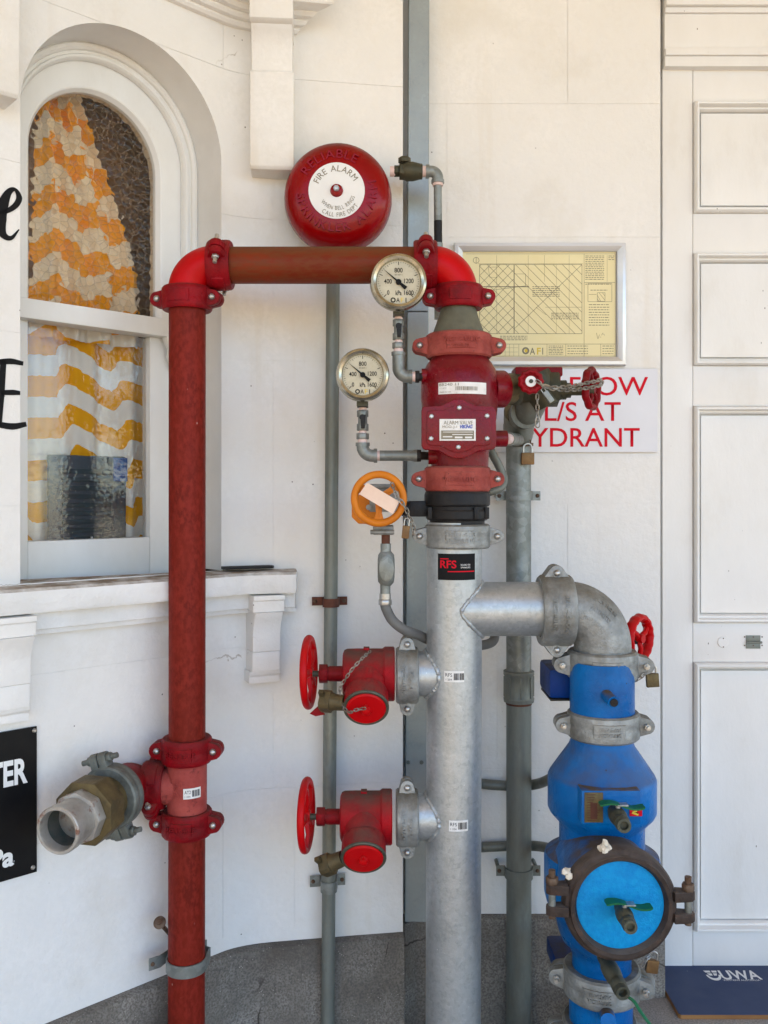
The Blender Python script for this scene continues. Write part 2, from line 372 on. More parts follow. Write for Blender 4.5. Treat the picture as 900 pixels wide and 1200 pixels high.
M['bluedark'] = mat('dark blue housing paint', (.0005, .035, .20), (.0005, .022, .13), .4, scale=12, bump=.4, spec=.15, dust=(.06, .05, .04), dustamt=.8)
M['bluedisc'] = mat('sky blue cover paint', (.001, .235, .56), (.004, .30, .62), .55, scale=110, bump=.9, bscale=170, rvar=.08, spec=.2, stains=(12, (.002, .17, .46), .52, .72, .6))
M['green'] = mat('green lever plastic', (.008, .135, .045), (.006, .10, .035), .35, scale=30)
M['white'] = mat('white print', (.80, .80, .78), (.76, .76, .74), .45, scale=20)
M['sticker'] = mat('white sticker', (.80, .79, .76), (.70, .68, .64), .5, scale=60, stains=(60, (.45, .42, .38), .62, .75, .6))
M['ink'] = mat('black print', (.010, .010, .011), (.012, .012, .012), .6, spec=.1)
M['greyink'] = mat('grey print', (.20, .18, .13), (.25, .22, .16), .6, spec=.1)
M['redink'] = mat('red lettering', (.62, .006, .020), (.58, .006, .020), .5, spec=.08)
M['blueink'] = mat('blue lettering', (.02, .06, .42), (.02, .06, .40), .4)
M['yellowink'] = mat('yellow lettering', (.70, .50, .05), (.68, .48, .05), .5)
M['dial'] = mat('gauge dial', (.56, .51, .37), (.48, .43, .31), .4, scale=40, stains=(50, (.40, .34, .22), .55, .75, .5))
M['bezel'] = mat('polished bezel', (.56, .53, .43), (.36, .33, .25), .24, metal=1.0, scale=40, rvar=.1, stains=(30, (.20, .17, .11), .55, .72, .6))
M['tape'] = mat('pink thread tape', (.80, .62, .57), (.72, .52, .47), .6, scale=80, bump=.4, bscale=300)
M['tagcard'] = mat('pink card tag', (.80, .60, .47), (.76, .55, .42), .6, scale=40)
M['paper'] = mat('yellowed plan paper', (.80, .71, .41), (.77, .67, .36), .5, scale=6, fine=((.79, .69, .39), 60))
M['alu'] = mat('satin aluminium frame', (.72, .72, .71), (.64, .64, .63), .35, metal=.6, scale=20, stretch=(.2, 1, 1))
M['signwhite'] = mat('white sign board', (.74, .74, .77), (.70, .70, .73), .4, scale=8)
M['signblack'] = mat('black sign board', (.006, .006, .007), (.009, .009, .009), .4, scale=20, spec=.15)
M['matblue'] = mat('navy board paint', (.035, .052, .115), (.045, .064, .130), .55, scale=12, stains=(9, (.07, .085, .14), .55, .8, .6), speck=(.6, .6, .6), sscale=26, sthr=.04, spec=.2)
M['ply'] = mat('bare plywood edge', (.34, .17, .06), (.24, .11, .04), .7, scale=30, stretch=(.3, 1, 1))
M['greycast'] = mat('grey green casting', (.20, .215, .195), (.13, .14, .125), .5, metal=.35, scale=30, bump=.9, bscale=140, dust=(.13, .11, .08), dustamt=.7, stains=(16, (.09, .085, .065), .5, .7, .7))
M['tin'] = mat('worn pale nozzle', (.50, .475, .43), (.34, .315, .28), .42, metal=.55, scale=24, rvar=.12, stains=(26, (.20, .065, .03), .57, .66, .9), bump=.5, bscale=120, chips=((.24, .19, .14), 40, .66))
M['bore'] = mat('dark corroded bore', (.045, .065, .058), (.10, .095, .08), .7, scale=40, bump=.6)  # darker and greener than the nozzle metal around it
M['chain'] = mat('dull chain', (.38, .36, .32), (.22, .19, .15), .4, metal=.8, scale=60)
M['petal'] = mat('cream petal', (.78, .70, .58), (.70, .62, .48), .7, scale=60)
M['conduit'] = mat('grey conduit', (.14, .14, .135), (.11, .11, .105), .5, scale=20)
M['room'] = mat('dim brown room', (.20, .125, .075), (.14, .085, .05), .8, scale=3)
M['crate'] = mat('slate blue plastic', (.06, .085, .11), (.045, .065, .085), .5, scale=14)
M['crateblue'] = mat('blue plastic', (.02, .10, .34), (.02, .08, .28), .4)

# glass with hammered cells
def glass_mat(name, scale, strength, tint, rough=.03, dist=.004, edge=.2, ior=1.42, border_light=(.78, .70, .62)):
    m = bpy.data.materials.new(name); m.use_nodes = True; nt = m.node_tree; N = nt.nodes; L = nt.links
    bs = N['Principled BSDF']; bs.inputs['Base Color'].default_value = (*tint, 1); bs.inputs['Transmission Weight'].default_value = 1.0
    bs.inputs['Roughness'].default_value = rough; bs.inputs['IOR'].default_value = ior
    tc = N.new('ShaderNodeTexCoord'); mp = N.new('ShaderNodeMapping'); L.new(tc.outputs['UV'], mp.inputs[0])
    no = N.new('ShaderNodeTexNoise'); no.inputs['Scale'].default_value = 30; L.new(mp.outputs[0], no.inputs['Vector'])
    mx = N.new('ShaderNodeMix'); mx.data_type = 'VECTOR'; mx.inputs[0].default_value = .012
    L.new(mp.outputs[0], mx.inputs[4]); L.new(no.outputs['Color'], mx.inputs[5])
    vo = N.new('ShaderNodeTexVoronoi'); vo.feature = 'SMOOTH_F1'; vo.inputs['Scale'].default_value = scale; vo.inputs['Smoothness'].default_value = .45
    ve = N.new('ShaderNodeTexVoronoi'); ve.feature = 'DISTANCE_TO_EDGE'; ve.inputs['Scale'].default_value = scale
    L.new(mx.outputs[1], vo.inputs['Vector']); L.new(mx.outputs[1], ve.inputs['Vector'])
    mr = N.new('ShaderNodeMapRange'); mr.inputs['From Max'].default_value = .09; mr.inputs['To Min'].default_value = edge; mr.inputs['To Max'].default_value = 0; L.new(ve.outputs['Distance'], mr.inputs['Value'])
    sq = N.new('ShaderNodeMath'); sq.operation = 'POWER'; sq.inputs[1].default_value = 2.0; L.new(vo.outputs['Distance'], sq.inputs[0])
    bn = N.new('ShaderNodeBump'); bn.inputs['Strength'].default_value = strength; bn.inputs['Distance'].default_value = dist; bn.invert = True
    L.new(sq.outputs[0], bn.inputs['Height']); L.new(bn.outputs[0], bs.inputs['Normal'])
    # light caught at the cell borders, put in as a pale diffuse colour
    df = N.new('ShaderNodeBsdfDiffuse'); df.inputs[0].default_value = (*border_light, 1); ms = N.new('ShaderNodeMixShader')
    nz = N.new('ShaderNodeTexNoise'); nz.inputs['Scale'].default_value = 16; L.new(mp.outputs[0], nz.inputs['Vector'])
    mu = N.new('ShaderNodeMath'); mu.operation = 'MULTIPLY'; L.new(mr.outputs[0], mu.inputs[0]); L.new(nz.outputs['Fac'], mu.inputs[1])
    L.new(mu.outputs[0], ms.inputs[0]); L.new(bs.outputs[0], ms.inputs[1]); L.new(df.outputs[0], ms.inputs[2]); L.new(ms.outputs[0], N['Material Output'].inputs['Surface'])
    return m
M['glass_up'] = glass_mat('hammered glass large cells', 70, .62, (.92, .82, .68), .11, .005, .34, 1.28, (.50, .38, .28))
M['glass_low'] = glass_mat('hammered glass small cells', 85, .12, (.995, .99, .97), .012, .003, .0)

def curtain_mat():
    m = bpy.data.materials.new('striped curtain'); m.use_nodes = True; nt = m.node_tree; N = nt.nodes; L = nt.links
    bs = N['Principled BSDF']; bs.inputs['Roughness'].default_value = .9
    uv = N.new('ShaderNodeTexCoord'); sp = N.new('ShaderNodeSeparateXYZ'); L.new(uv.outputs['UV'], sp.inputs[0])
    fr = N.new('ShaderNodeMath'); fr.operation = 'FRACT'; L.new(sp.outputs[1], fr.inputs[0])
    gt = N.new('ShaderNodeMath'); gt.operation = 'GREATER_THAN'; gt.inputs[1].default_value = .5; L.new(fr.outputs[0], gt.inputs[0])
    mx = N.new('ShaderNodeMix'); mx.data_type = 'RGBA'; mx.inputs[6].default_value = (.92, .43, .004, 1); mx.inputs[7].default_value = (.90, .88, .82, 1)
    L.new(gt.outputs[0], mx.inputs[0]); L.new(mx.outputs[2], bs.inputs['Base Color'])
    return m
M['curtain'] = curtain_mat()
M['rib'] = mat('dark teal plastic rib', (.035, .06, .075), (.028, .05, .062), .5)
M['darkblind'] = mat('dark brown blind', (.15, .085, .048), (.085, .048, .028), .8, scale=18)
M['blind'] = mat('pinkish brown blind', (.50, .35, .27), (.36, .24, .18), .8, scale=14)

def letters_part(name, items, m, parent):
    b = B()
    for it in items: letters(b, *it)
    return put(name, b, m, parent, smooth=0)

# ================================================================== SETTING
FLOOR = -1.35
STEP = -1.14
b = B(); b.boxc((-60, -60, FLOOR - .2), (60, 60, FLOOR)); tag(put('ground', b, M['floor'], smooth=0), kind='structure')
b = B(); b.boxc((-60, -60, FLOOR - .1), (60, -.5, FLOOR + .004)); tag(put('paving', b, M['paving'], smooth=0), kind='structure')  # unseen tan sheet added for warm bounce light from outside
SHADE_ROOF_EDGE = -1.35
b = B(); b.boxc((-9, SHADE_ROOF_EDGE, 2.1), (9, 2.6, 2.16)); tag(put('ceiling', b, M['ceiling'], smooth=0), kind='structure')  # unseen roof added to cut sky light from the upper wall

b = B(); b.boxc((-2.6, -7.0, FLOOR), (-2.3, SHADE_ROOF_EDGE - .3, 2.4)); tag(put('wing_wall', b, M['wing'], smooth=0), kind='structure')  # unseen wall added at left to throw warm sunlight back in

# ---- the left wall: flat by the window, then bending round to face the camera
T_ = Vector((.7323, .6810, 0)); NI = Vector((-.6810, .7323, 0)); WC = Vector((-.515, 1.810, 0))
def WP(s, z, d=0.0): return WC + T_ * s + NI * d + Vector((0, 0, z))       # d: depth into the wall
_path = []                                                                # (s, point, outward normal)
def _build_path():
    pts = [WC + T_ * s for s in (-1.6, -.6, 0, .2186)]
    P0 = Vector((-.355, 1.959, 0)); P1 = Vector((-.318, 1.993, 0)); P2 = Vector((-.235, 2.006, 0))
    for i in range(1, 9):
        t = i / 8; pts.append(P0 * (1 - t) ** 2 + P1 * 2 * t * (1 - t) + P2 * t * t)
    P3 = Vector((.043, 2.050, 0)); P4 = Vector((-.09, 2.030, 0))
    for i in range(1, 7):
        t = i / 6; pts.append(P2 * (1 - t) ** 2 + P4 * 2 * t * (1 - t) + P3 * t * t)
    s = -1.6; out = []
    for i, p in enumerate(pts):
        if i: s += (p - pts[i - 1]).length
        a = pts[max(i - 1, 0)]; c = pts[min(i + 1, len(pts) - 1)]
        t = (c - a).normalized(); out.append((s, p, Vector((t.y, -t.x, 0)), t))
    return out
_path = _build_path(); S_END = _path[-1][0]
def LW(s, z, out=0.0):
    """point on the left wall at arc length s, height z, out metres proud of it"""
    for a, c in zip(_path, _path[1:]):
        if s <= c[0] or c is _path[-1]:
            f = (s - a[0]) / (c[0] - a[0]); p = a[1].lerp(c[1], f); n = a[2].lerp(c[2], f).normalized()
            return p + n * out + Vector((0, 0, z))
def LWframe(s):
    for a, c in zip(_path, _path[1:]):
        if s <= c[0] or c is _path[-1]:
            f = (s - a[0]) / (c[0] - a[0]); return a[2].lerp(c[2], f).normalized(), a[3].lerp(c[3], f).normalized()
def S_of_px(x, out=0.0):
    lo, hi = -.6, S_END
    for _ in range(40):
        m_ = (lo + hi) / 2; p = LW(m_, 0, out)
        if 450 + p.x / p.y * F < x: lo = m_
        else: hi = m_
    return lo
_cuts = [p[0] for p in _path[3:-1]]
AR, AZ = .218, .722                # arch radius, springing height
SILL = -.165
def sheet(s0, s1, z0, z1, depth, fn, opening=False, cuts=()):
    """one dressed piece of wall between s0..s1, z0..z1, arch cut out, worked back by depth"""
    t = bmesh.new()
    bm2 = B()
    rects = []
    # outline polygons in (s, z): left of arch, right of arch, above arch; joined by dissolving
    if opening and s0 < AR and s1 > -AR and z1 > SILL and z0 < AZ + AR:
        lo = max(z0, SILL)
        pts = []
        n = 40
        def clipz(z): return min(max(z, z0), z1)
        # build as columns so any rectangle / arch overlap works
        xs = sorted({s0, s1, *[v for v in (-AR, AR) if s0 < v < s1], *[AR * math.cos(PI * i / n) for i in range(n + 1) if s0 < AR * math.cos(PI * i / n) < s1]})
        for a, c in zip(xs, xs[1:]):
            mid = (a + c) / 2
            if abs(mid) >= AR: rects.append(((a, z0), (c, z0), (c, z1), (a, z1))); continue
            ya = AZ + math.sqrt(max(AR * AR - a * a, 0)); yc = AZ + math.sqrt(max(AR * AR - c * c, 0))
            if z0 < SILL: rects.append(((a, z0), (c, z0), (c, SILL), (a, SILL)))
            if z1 > max(ya, yc): rects.append(((a, max(ya, z0)), (c, max(yc, z0)), (c, z1), (a, z1)))
            elif z1 > min(ya, yc): pass
    else: rects = [((s0, z0), (s1, z0), (s1, z1), (s0, z1))]
    for q in rects:
        vs = []
        for p in q:
            vs.append(t.verts.new((p[0], p[1], 0)))
        t.faces.new(vs)
    bmesh.ops.remove_doubles(t, verts=t.verts, dist=1e-6)
    for c in cuts:
        if s0 < c < s1:
            bmesh.ops.bisect_plane(t, geom=t.verts[:] + t.edges[:] + t.faces[:], plane_co=(c, 0, 0), plane_no=(1, 0, 0))
    bmesh.ops.recalc_face_normals(t, faces=t.faces)
    ed = [e for e in t.edges if len(e.link_faces) == 1]
    r = bmesh.ops.extrude_edge_only(t, edges=ed)
    for v in [g for g in r['geom'] if isinstance(g, bmesh.types.BMVert)]: v.co.z = depth
    for v in t.verts: v.co = fn(v.co.x, v.co.y, -v.co.z)
    bmesh.ops.recalc_face_normals(t, faces=t.faces)
    bm2._merge(t); return bm2
COURSES = [-1.0, -.972, -.655, -.337, -.02, .300, .615, .933, 1.25, 2.1]
GAP = .0007
wall_left = thing('wall_left', LW(.2, -1.0), 'curved white painted masonry wall around the arched window', 'wall'); del wall_left['category']
tag(wall_left, kind='structure')
put('wall_core', sheet(-1.6, S_END, -1.0, 2.1, .003, lambda s, z, d: LW(s, z, d - .0012), True, _cuts), M['wall'], wall_left, smooth=50)
sj = S_of_px(320); sk = S_of_px(440)
for i, (za, zb) in enumerate(zip(COURSES[1:], COURSES[2:])):
    vj = [-1.6, .222, S_END] if i in (6, 7) else ([-1.6, -.30, sj, S_END] if i in (1, 3, 5, 2) else [-1.6, -.26, .2215, S_of_px(345) if i == 0 else S_END - .004, S_END])
    if i == 4: vj = [-1.6, -.26, sj, S_END]
    for a, c in zip(vj, vj[1:]):
        if c - a < .01: continue
        e = GAP if c < S_END - .001 else 0
        put('stone_block', sheet(a + GAP, c - e, za + GAP, zb - GAP, .001, LW, True, _cuts), M['wall'], wall_left, smooth=50)
b = B(); b.prism([(.0432, 2.0502), (.0432, 2.20), (-.30, 2.20), (-.30, 2.10), (-.1, 2.08)], -1.0, 2.1, Matrix.Identity(4)); put('wall_return', b, M['wall'], wall_left, smooth=0)
# painted letters at the left edge of the picture
def on_wall(s0, z0, out=.0012): return lambda x, y, z: LW(s0 + x, z0 + y, out + z)
def wallpx(x, y, out=0.0):
    s = S_of_px(x, out); p = LW(s, 0, out); return s, (580 - y) * p.y / F
# brush lettering: strokes as flat ribbons of paint
def stroke(b, pts, ws, s0, z0):
    P = [Vector((p[0], p[1], 0)) for p in pts]; P = bez(P, 8); n = len(P)
    t = bmesh.new(); prev = None
    for i, p in enumerate(P):
        a = P[max(i - 1, 0)]; c = P[min(i + 1, n - 1)]; d = (c - a).normalized(); q = Vector((-d.y, d.x, 0))
        f = i / (n - 1) * (len(ws) - 1); k = min(int(f), len(ws) - 2); w = ws[k] + (ws[k + 1] - ws[k]) * (f - k)
        pr = [t.verts.new(LW(s0 + (p + q * sgn * w).x, z0 + (p + q * sgn * w).y, .0012)) for sgn in (1, -1)]
        if prev: t.faces.new((prev[0], prev[1], pr[1], pr[0]))
        prev = pr
    b._merge(t)
s0, z0 = wallpx(10, 252)
b = B(); k = .0019
stroke(b, [(-17*k, -3*k), (-4*k, 2*k), (6*k, 10*k), (10*k, 19*k), (6*k, 26*k), (0, 22*k), (-5*k, 10*k), (-8*k, -5*k), (-6*k, -19*k), (2*k, -22*k), (10*k, -12*k)], [.7*k, 2*k, 2.6*k, 3*k, 1.6*k, 3*k, 5*k, 6*k, 4*k, 2*k, .5*k], s0, z0)
tag(put('painted_letter', b, M['ink'], wall_left, smooth=0), label='black script letter e brushed on the wall')
s0, z0 = wallpx(10, 462)
b = B()
for pts, w in (([(-5*k, 33*k), (-7*k, 2*k), (-9*k, -31*k)], 2.9), ([(-10*k, 30*k), (2*k, 32*k), (14*k, 31*k)], 2.6), ([(-7*k, 1*k), (4*k, 2*k), (11*k, 2*k)], 2.4), ([(-9*k, -30*k), (4*k, -31*k), (17*k, -28*k)], 2.9)):
    stroke(b, pts, [w*k, w*k*1.1, w*k*.8], s0, z0)
tag(put('painted_letter', b, M['ink'], wall_left, smooth=0), label='black capital letter E brushed on the wall')

# ---- right wall: flat, of coursed blocks
RY = 2.138
wall_right = thing('wall_right', (.35, RY, -1.0), None, None); tag(wall_right, kind='structure')
RX0, RX1 = .030, .660
def RW(s, z, d=0.0): return Vector((s, RY - d, z))
put('wall_core', sheet(RX0, RX1, -1.0, 2.1, .12, lambda s, z, d: RW(s, z, d - .0012)), M['wall'], wall_right, smooth=0)
xj = .438
for i, (za, zb) in enumerate(zip(COURSES[1:], COURSES[2:])):
    vj = [RX0, xj, RX1] if i in (0, 2, 6) else [RX0, .27 if i in (1, 3) else .15, RX1]
    for a, c in zip(vj, vj[1:]):
        put('stone_block', sheet(a + GAP, c - GAP, za + GAP, zb - GAP, .001, RW), M['wall'], wall_right, smooth=0)

# ---- plinth below both walls
b = B()
def plinth_pt(u, v):
    s = -1.6 + u * (S_END - .02 + 1.6); prof = [(.012, -.995), (.020, -1.003), (.024, -1.02), (.026, FLOOR - .01)]
    f = v * 3; k_ = min(int(f), 2); o = prof[k_][0] + (prof[k_ + 1][0] - prof[k_][0]) * (f - k_); z = prof[k_][1] + (prof[k_ + 1][1] - prof[k_][1]) * (f - k_)
    return LW(s, z, o)
t = bmesh.new(); ss = [-1.6] + _cuts + [S_END]; prof = [(-.05, -1.001), (.006, -1.001), (.016, -1.006), (.020, -1.03), (.022, FLOOR - .02)]
rows = [[t.verts.new(LW(s, z, o)) for o, z in prof] for s in ss]
t.faces.ensure_lookup_table()
for a, c in zip(rows, rows[1:]):
    for i in range(len(prof) - 1): t.faces.new((a[i], c[i], c[i + 1], a[i + 1]))
t.faces.new(rows[-1]); bmesh.ops.recalc_face_normals(t, faces=t.faces); b._merge(t)
tag(put('plinth_left', b, M['plinth'], smooth=40), kind='structure')
b = B(); b.prism([(0.0, 2.3), (.638, 2.3), (.638, 2.030), (.50, 2.030), (.50, RY - .022), (.075, RY - .022), (.05, 2.09), (0.0, 2.10)], FLOOR - .01, -1.001, Matrix.Identity(4), .004)
tag(put('plinth_right', b, M['plinth'], smooth=30), kind='structure')

b = B(); b.boxc((.50, 1.86, FLOOR - .01), (2.3, 2.3, STEP), .004); tag(put('door_step', b, M['floor'], smooth=30), kind='structure')

# ---- sill shelf along the left wall
b = B(); t = bmesh.new()
s_r = S_of_px(349, .072); ss = [-1.6, -.6, -.3] + [x for x in _cuts if x < s_r - .02] + [s_r - .012, s_r - .003, s_r]
prof = [(-.11, .0), (.064, -.003), (.070, -.008), (.071, -.04), (.067, -.048), (.036, -.049), (.034, -.083), (.024, -.085), (.022, -.094), (-.02, -.096)]
rows = []
for s in ss:
    back = .014 if s == s_r else (.004 if s == s_r - .003 else 0)
    rows.append([t.verts.new(LW(s if o > -.05 or s < .21 else s, SILL + z, (o - back) if o > .03 else (max(o, -.004) if s > .215 else o))) for o, z in prof])
for a, c in zip(rows, rows[1:]):
    for i in range(len(prof) - 1): t.faces.new((a[i], c[i], c[i + 1], a[i + 1]))
t.faces.new(rows[-1]); bmesh.ops.recalc_face_normals(t, faces=t.faces); b._merge(t)
sill = put('window_sill', b, M['sill'], smooth=30)
tag(sill, 'long white painted sill shelf below the arched window', 'sill')

def console(name, s_mid, width, z_top, prof, label, cat='bracket', mm='wall', tilt=0.0, group=None):
    """bracket extruded along the wall: prof = (out, z) from top front to bottom"""
    n, tg = LWframe(s_mid); p = LW(s_mid, 0, 0)
    if tilt: n = Matrix.Rotation(tilt, 3, 'Z') @ n; tg = Matrix.Rotation(tilt, 3, 'Z') @ tg
    m_ = Matrix((n, Vector((0, 0, 1)), tg)).transposed().to_4x4(); m_.translation = p
    root = thing(name, p + Vector((0, 0, prof[-1][1])), label, cat, group)
    for nm, pr, w in prof[0]:
        b = B(); b.prism(pr, -w / 2, w / 2, m_, .0025); put(nm, b, M[mm], root, smooth=30)
    return root
def sc(cx, cz, r, a0, a1, n=8): return [(cx + r * math.cos(R(a0 + (a1 - a0) * i / n)), cz + r * math.sin(R(a0 + (a1 - a0) * i / n))) for i in range(n + 1)]
def sill_bracket(s, label, tilt=0.0):
    z = SILL - .052
    blk = [(-.03, z), (.060, z), (.060, z - .036), (-.03, z - .036)]
    body = [(-.03, z - .0362)] + [(.058, z - .0362), (.050, z - .052), (.043, z - .070), (.041, z - .088), (.041, z - .124)] + [(-.03, z - .124)]
    low = [(-.03, z - .1242), (.038, z - .1242), (.037, z - .168), (-.03, z - .168)]
    foot = [(-.03, z - .1682), (.033, z - .1682), (.031, z - .176), (.027, z - .180), (.028, z - .195), (-.03, z - .195)]
    g_ = lambda P: [(o * 1.3 if o > 0 else o, zz_) for o, zz_ in P]
    blk = [(-.03, z), (.056, z), (.056, z - .010), (.053, z - .012), (.053, z - .036), (-.03, z - .036)]
    return console('sill_bracket', s, 0, 0, ([('block', g_(blk), .070), ('scroll', g_(body), .062), ('lower_block', g_(low), .062), ('foot', g_(foot), .070)], (0, z - .195)), label, tilt=tilt, group='brackets under the sill')
sill_bracket(S_of_px(308, .05), 'white stepped bracket under the right end of the sill shelf', R(9))
sill_bracket(-.250, 'white stepped bracket under the sill at the left edge of the photo')
def upper_bracket(s, label, tilt=0.0):
    up = [(-.03, 1.80), (.105, 1.80), (.105, 1.012), (.094, 1.008), (-.03, 1.008)]
    bell_ = [(-.03, 1.0078), (.090, 1.0078)] + [(.058 + .030 * (1 - math.sin(R(a))), 1.0 - .055 * (1 - math.cos(R(a))) * 1.4) for a in (10, 30, 50, 70, 88)] + [(.058, .918), (-.03, .918)]
    low = [(-.03, .9178), (.066, .9178), (.070, .912), (.066, .712), (.060, .706), (-.03, .706)]
    return console('cornice_bracket', s, 0, 0, ([('block', up, .092), ('scroll', bell_, .088), ('lower_block', low, .094)], (0, .706)), label, tilt=tilt, group='brackets under the cornice')
upper_bracket(S_of_px(322, .05), 'tall white bracket under the cornice above the fire bell', R(-6))
upper_bracket(-.292, 'tall white bracket cut by the top left corner of the photo')
b = B(); t = bmesh.new(); s_r = S_of_px(392, .1); ss = [-1.6, -.4] + [x for x in _cuts if x < s_r - .10] + [s_r]
prof = [(-.004, 1.030), (.012, 1.030), (.018, 1.035), (.018, 1.040), (.030, 1.0405), (.036, 1.046), (.036, 1.050), (.050, 1.0505), (.058, 1.056), (.058, 1.058), (.092, 1.0585), (.095, 1.062), (.095, 1.12), (.10, 1.6), (-.004, 1.6)]
rows = []
for s in ss:
    rows.append([t.verts.new(LW(s - max(0, .095 - o) * (.9 if s == s_r else 0), z, o)) for o, z in prof])
for a, c in zip(rows, rows[1:]):
    for i in range(len(prof) - 1): t.faces.new((a[i], c[i], c[i + 1], a[i + 1]))
q_ = [t.verts.new(LW(s_r - .085, z, -.004)) for o, z in prof]
for k_ in range(len(prof) - 1):
    if abs(prof[k_][0] + .004) > 1e-6 or abs(prof[k_ + 1][0] + .004) > 1e-6: t.faces.new((rows[-1][k_], rows[-1][k_ + 1], q_[k_ + 1], q_[k_]))
bmesh.ops.recalc_face_normals(t, faces=t.faces); b._merge(t)
tag(put('cornice', b, M['wall'], smooth=25), 'white moulded cornice along the top of the curved wall', 'cornice')

# ---- arched sash window
window = thing('arched_window', WP(0, SILL, .11), 'arched white sash window with dimpled amber glass', 'window')
def arch_path(r, zc, zb, sc_=0.0, n=28):
    return [(sc_ + r, zb)] + [(sc_ + r * math.cos(PI * i / n), zc + r * math.sin(PI * i / n)) for i in range(n + 1)] + [(sc_ - r, zb)]
def arch_band(b, r0, r1, zc, zb, d0, d1, c0=0.0, c1=0.0):
    """front face from radius r0 at depth d0 to r1 at depth d1"""
    A = arch_path(r0, zc, zb, c0); C = arch_path(r1, zc, zb, c1); t = bmesh.new()
    va = [t.verts.new(WP(s, z, d0)) for s, z in A]; vc = [t.verts.new(WP(s, z, d1)) for s, z in C]
    for i in range(len(A) - 1): t.faces.new((va[i], va[i + 1], vc[i + 1], vc[i]))
    bmesh.ops.recalc_face_normals(t, faces=t.faces); b._merge(t)
b = B(); arch_band(b, AR, AR, AZ, SILL, .0, .104); put('reveal', b, M['reveal'], window, smooth=50)
b = B(); pr = [(.2185, .112), (.2185, .098), (.214, .094), (.208, .094), (.204, .098), (.203, .104), (.198, .1045), (.195, .101), (.191, .102), (.188, .108), (.187, .118)]
for a, c in zip(pr, pr[1:]): arch_band(b, a[0], c[0], AZ, SILL, a[1], c[1])
put('frame', b, M['joinery'], window, smooth=40)
b = B(); pr = [(.216, .1195, 0), (.150, .1195, -.010), (.147, .121, -.010), (.141, .131, -.011), (.140, .155, -.011)]
for a, c in zip(pr, pr[1:]): arch_band(b, a[0], c[0], AZ - .016, .372, a[1], c[1], a[2], c[2])
t = B(); 
def wbox(b, s0, s1, z0, z1, d0, d1, bev=.002):
    m_ = Matrix((T_, Vector((0, 0, 1)), -NI)).transposed().to_4x4(); m_.translation = WP((s0 + s1) / 2, (z0 + z1) / 2, (d0 + d1) / 2)
    b.box((s1 - s0, z1 - z0, d1 - d0), m_, bev)
put('upper_sash', b, M['joinery'], window, smooth=40)
b = B(); wbox(b, -.20, .155, .352, .392, .112, .160, .003); put('meeting_rail', b, M['joinery'], window, smooth=40)
b = B(); wbox(b, .121, .187, SILL - .02, .3518, .138, .175); wbox(b, -.215, -.150, SILL - .02, .3518, .138, .175); wbox(b, -.1498, .1208, SILL - .02, -.094, .139, .175); wbox(b, .187, .2, SILL - .02, .37, .119, .175)
put('lower_sash', b, M['joinery'], window, smooth=40)
# sash horn hanging from the meeting rail
b = B(); m_ = Matrix((T_, Vector((0, 0, 1)), -NI)).transposed().to_4x4(); m_.translation = WP(.145, .352, .128)
b.prism([(0, 0), (.036, 0), (.036, -.008), (.031, -.020), (.033, -.034), (.034, -.05), (.027, -.064), (.019, -.072), (.018, -.060), (.010, -.045), (.012, -.025), (.003, -.012)], 0, .02, m_, .002); put('sash_horn', b, M['joinery'], window, smooth=40)
def pane(name, outline, d, thick, m_, uvs=1.0):
    me = bpy.data.meshes.new(name); n = len(outline)
    org = WP(-.01, .5, d)
    vs = [WP(s, z, d) - org for s, z in outline] + [WP(s, z, d + thick) - org for s, z in outline]
    fs = [list(range(n)), list(range(2 * n - 1, n - 1, -1))] + [[i, i + n, (i + 1) % n + n, (i + 1) % n] for i in range(n)]
    me.from_pydata(vs, [], fs); uv = me.uv_layers.new(name='uv')
    for lp in me.loops:
        s, z = outline[lp.vertex_index % n]; uv.data[lp.index].uv = (s, z)
    me.materials.append(m_); o = bpy.data.objects.new(name, me); COL.objects.link(o); o.parent = window; o.location = org - world_of(window)
    bm = bmesh.new(); bm.from_mesh(me); bmesh.ops.recalc_face_normals(bm, faces=bm.faces); bm.to_mesh(me); bm.free()
    return o
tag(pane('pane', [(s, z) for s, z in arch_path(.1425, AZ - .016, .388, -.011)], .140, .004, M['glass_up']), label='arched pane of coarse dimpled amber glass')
tag(pane('pane', [(-.155, -.098), (.125, -.098), (.125, .356), (-.155, .356)], .158, .003, M['glass_low']), label='lower pane of fine dimpled clear glass')
b = B()  # dim room behind
for s0, s1, z0, z1, d0, d1 in ((-.6, .6, -.4, 1.3, 1.0, 1.02), (-.62, -.6, -.4, 1.3, .19, 1.0), (.6, .62, -.4, 1.3, .19, 1.0), (-.6, .6, 1.3, 1.32, .19, 1.0), (-.6, .6, -.42, -.4, .19, 1.0)): wbox(b, s0, s1, z0, z1, d0, d1, 0)
tag(put('room', b, M['room'], smooth=0), kind='structure')
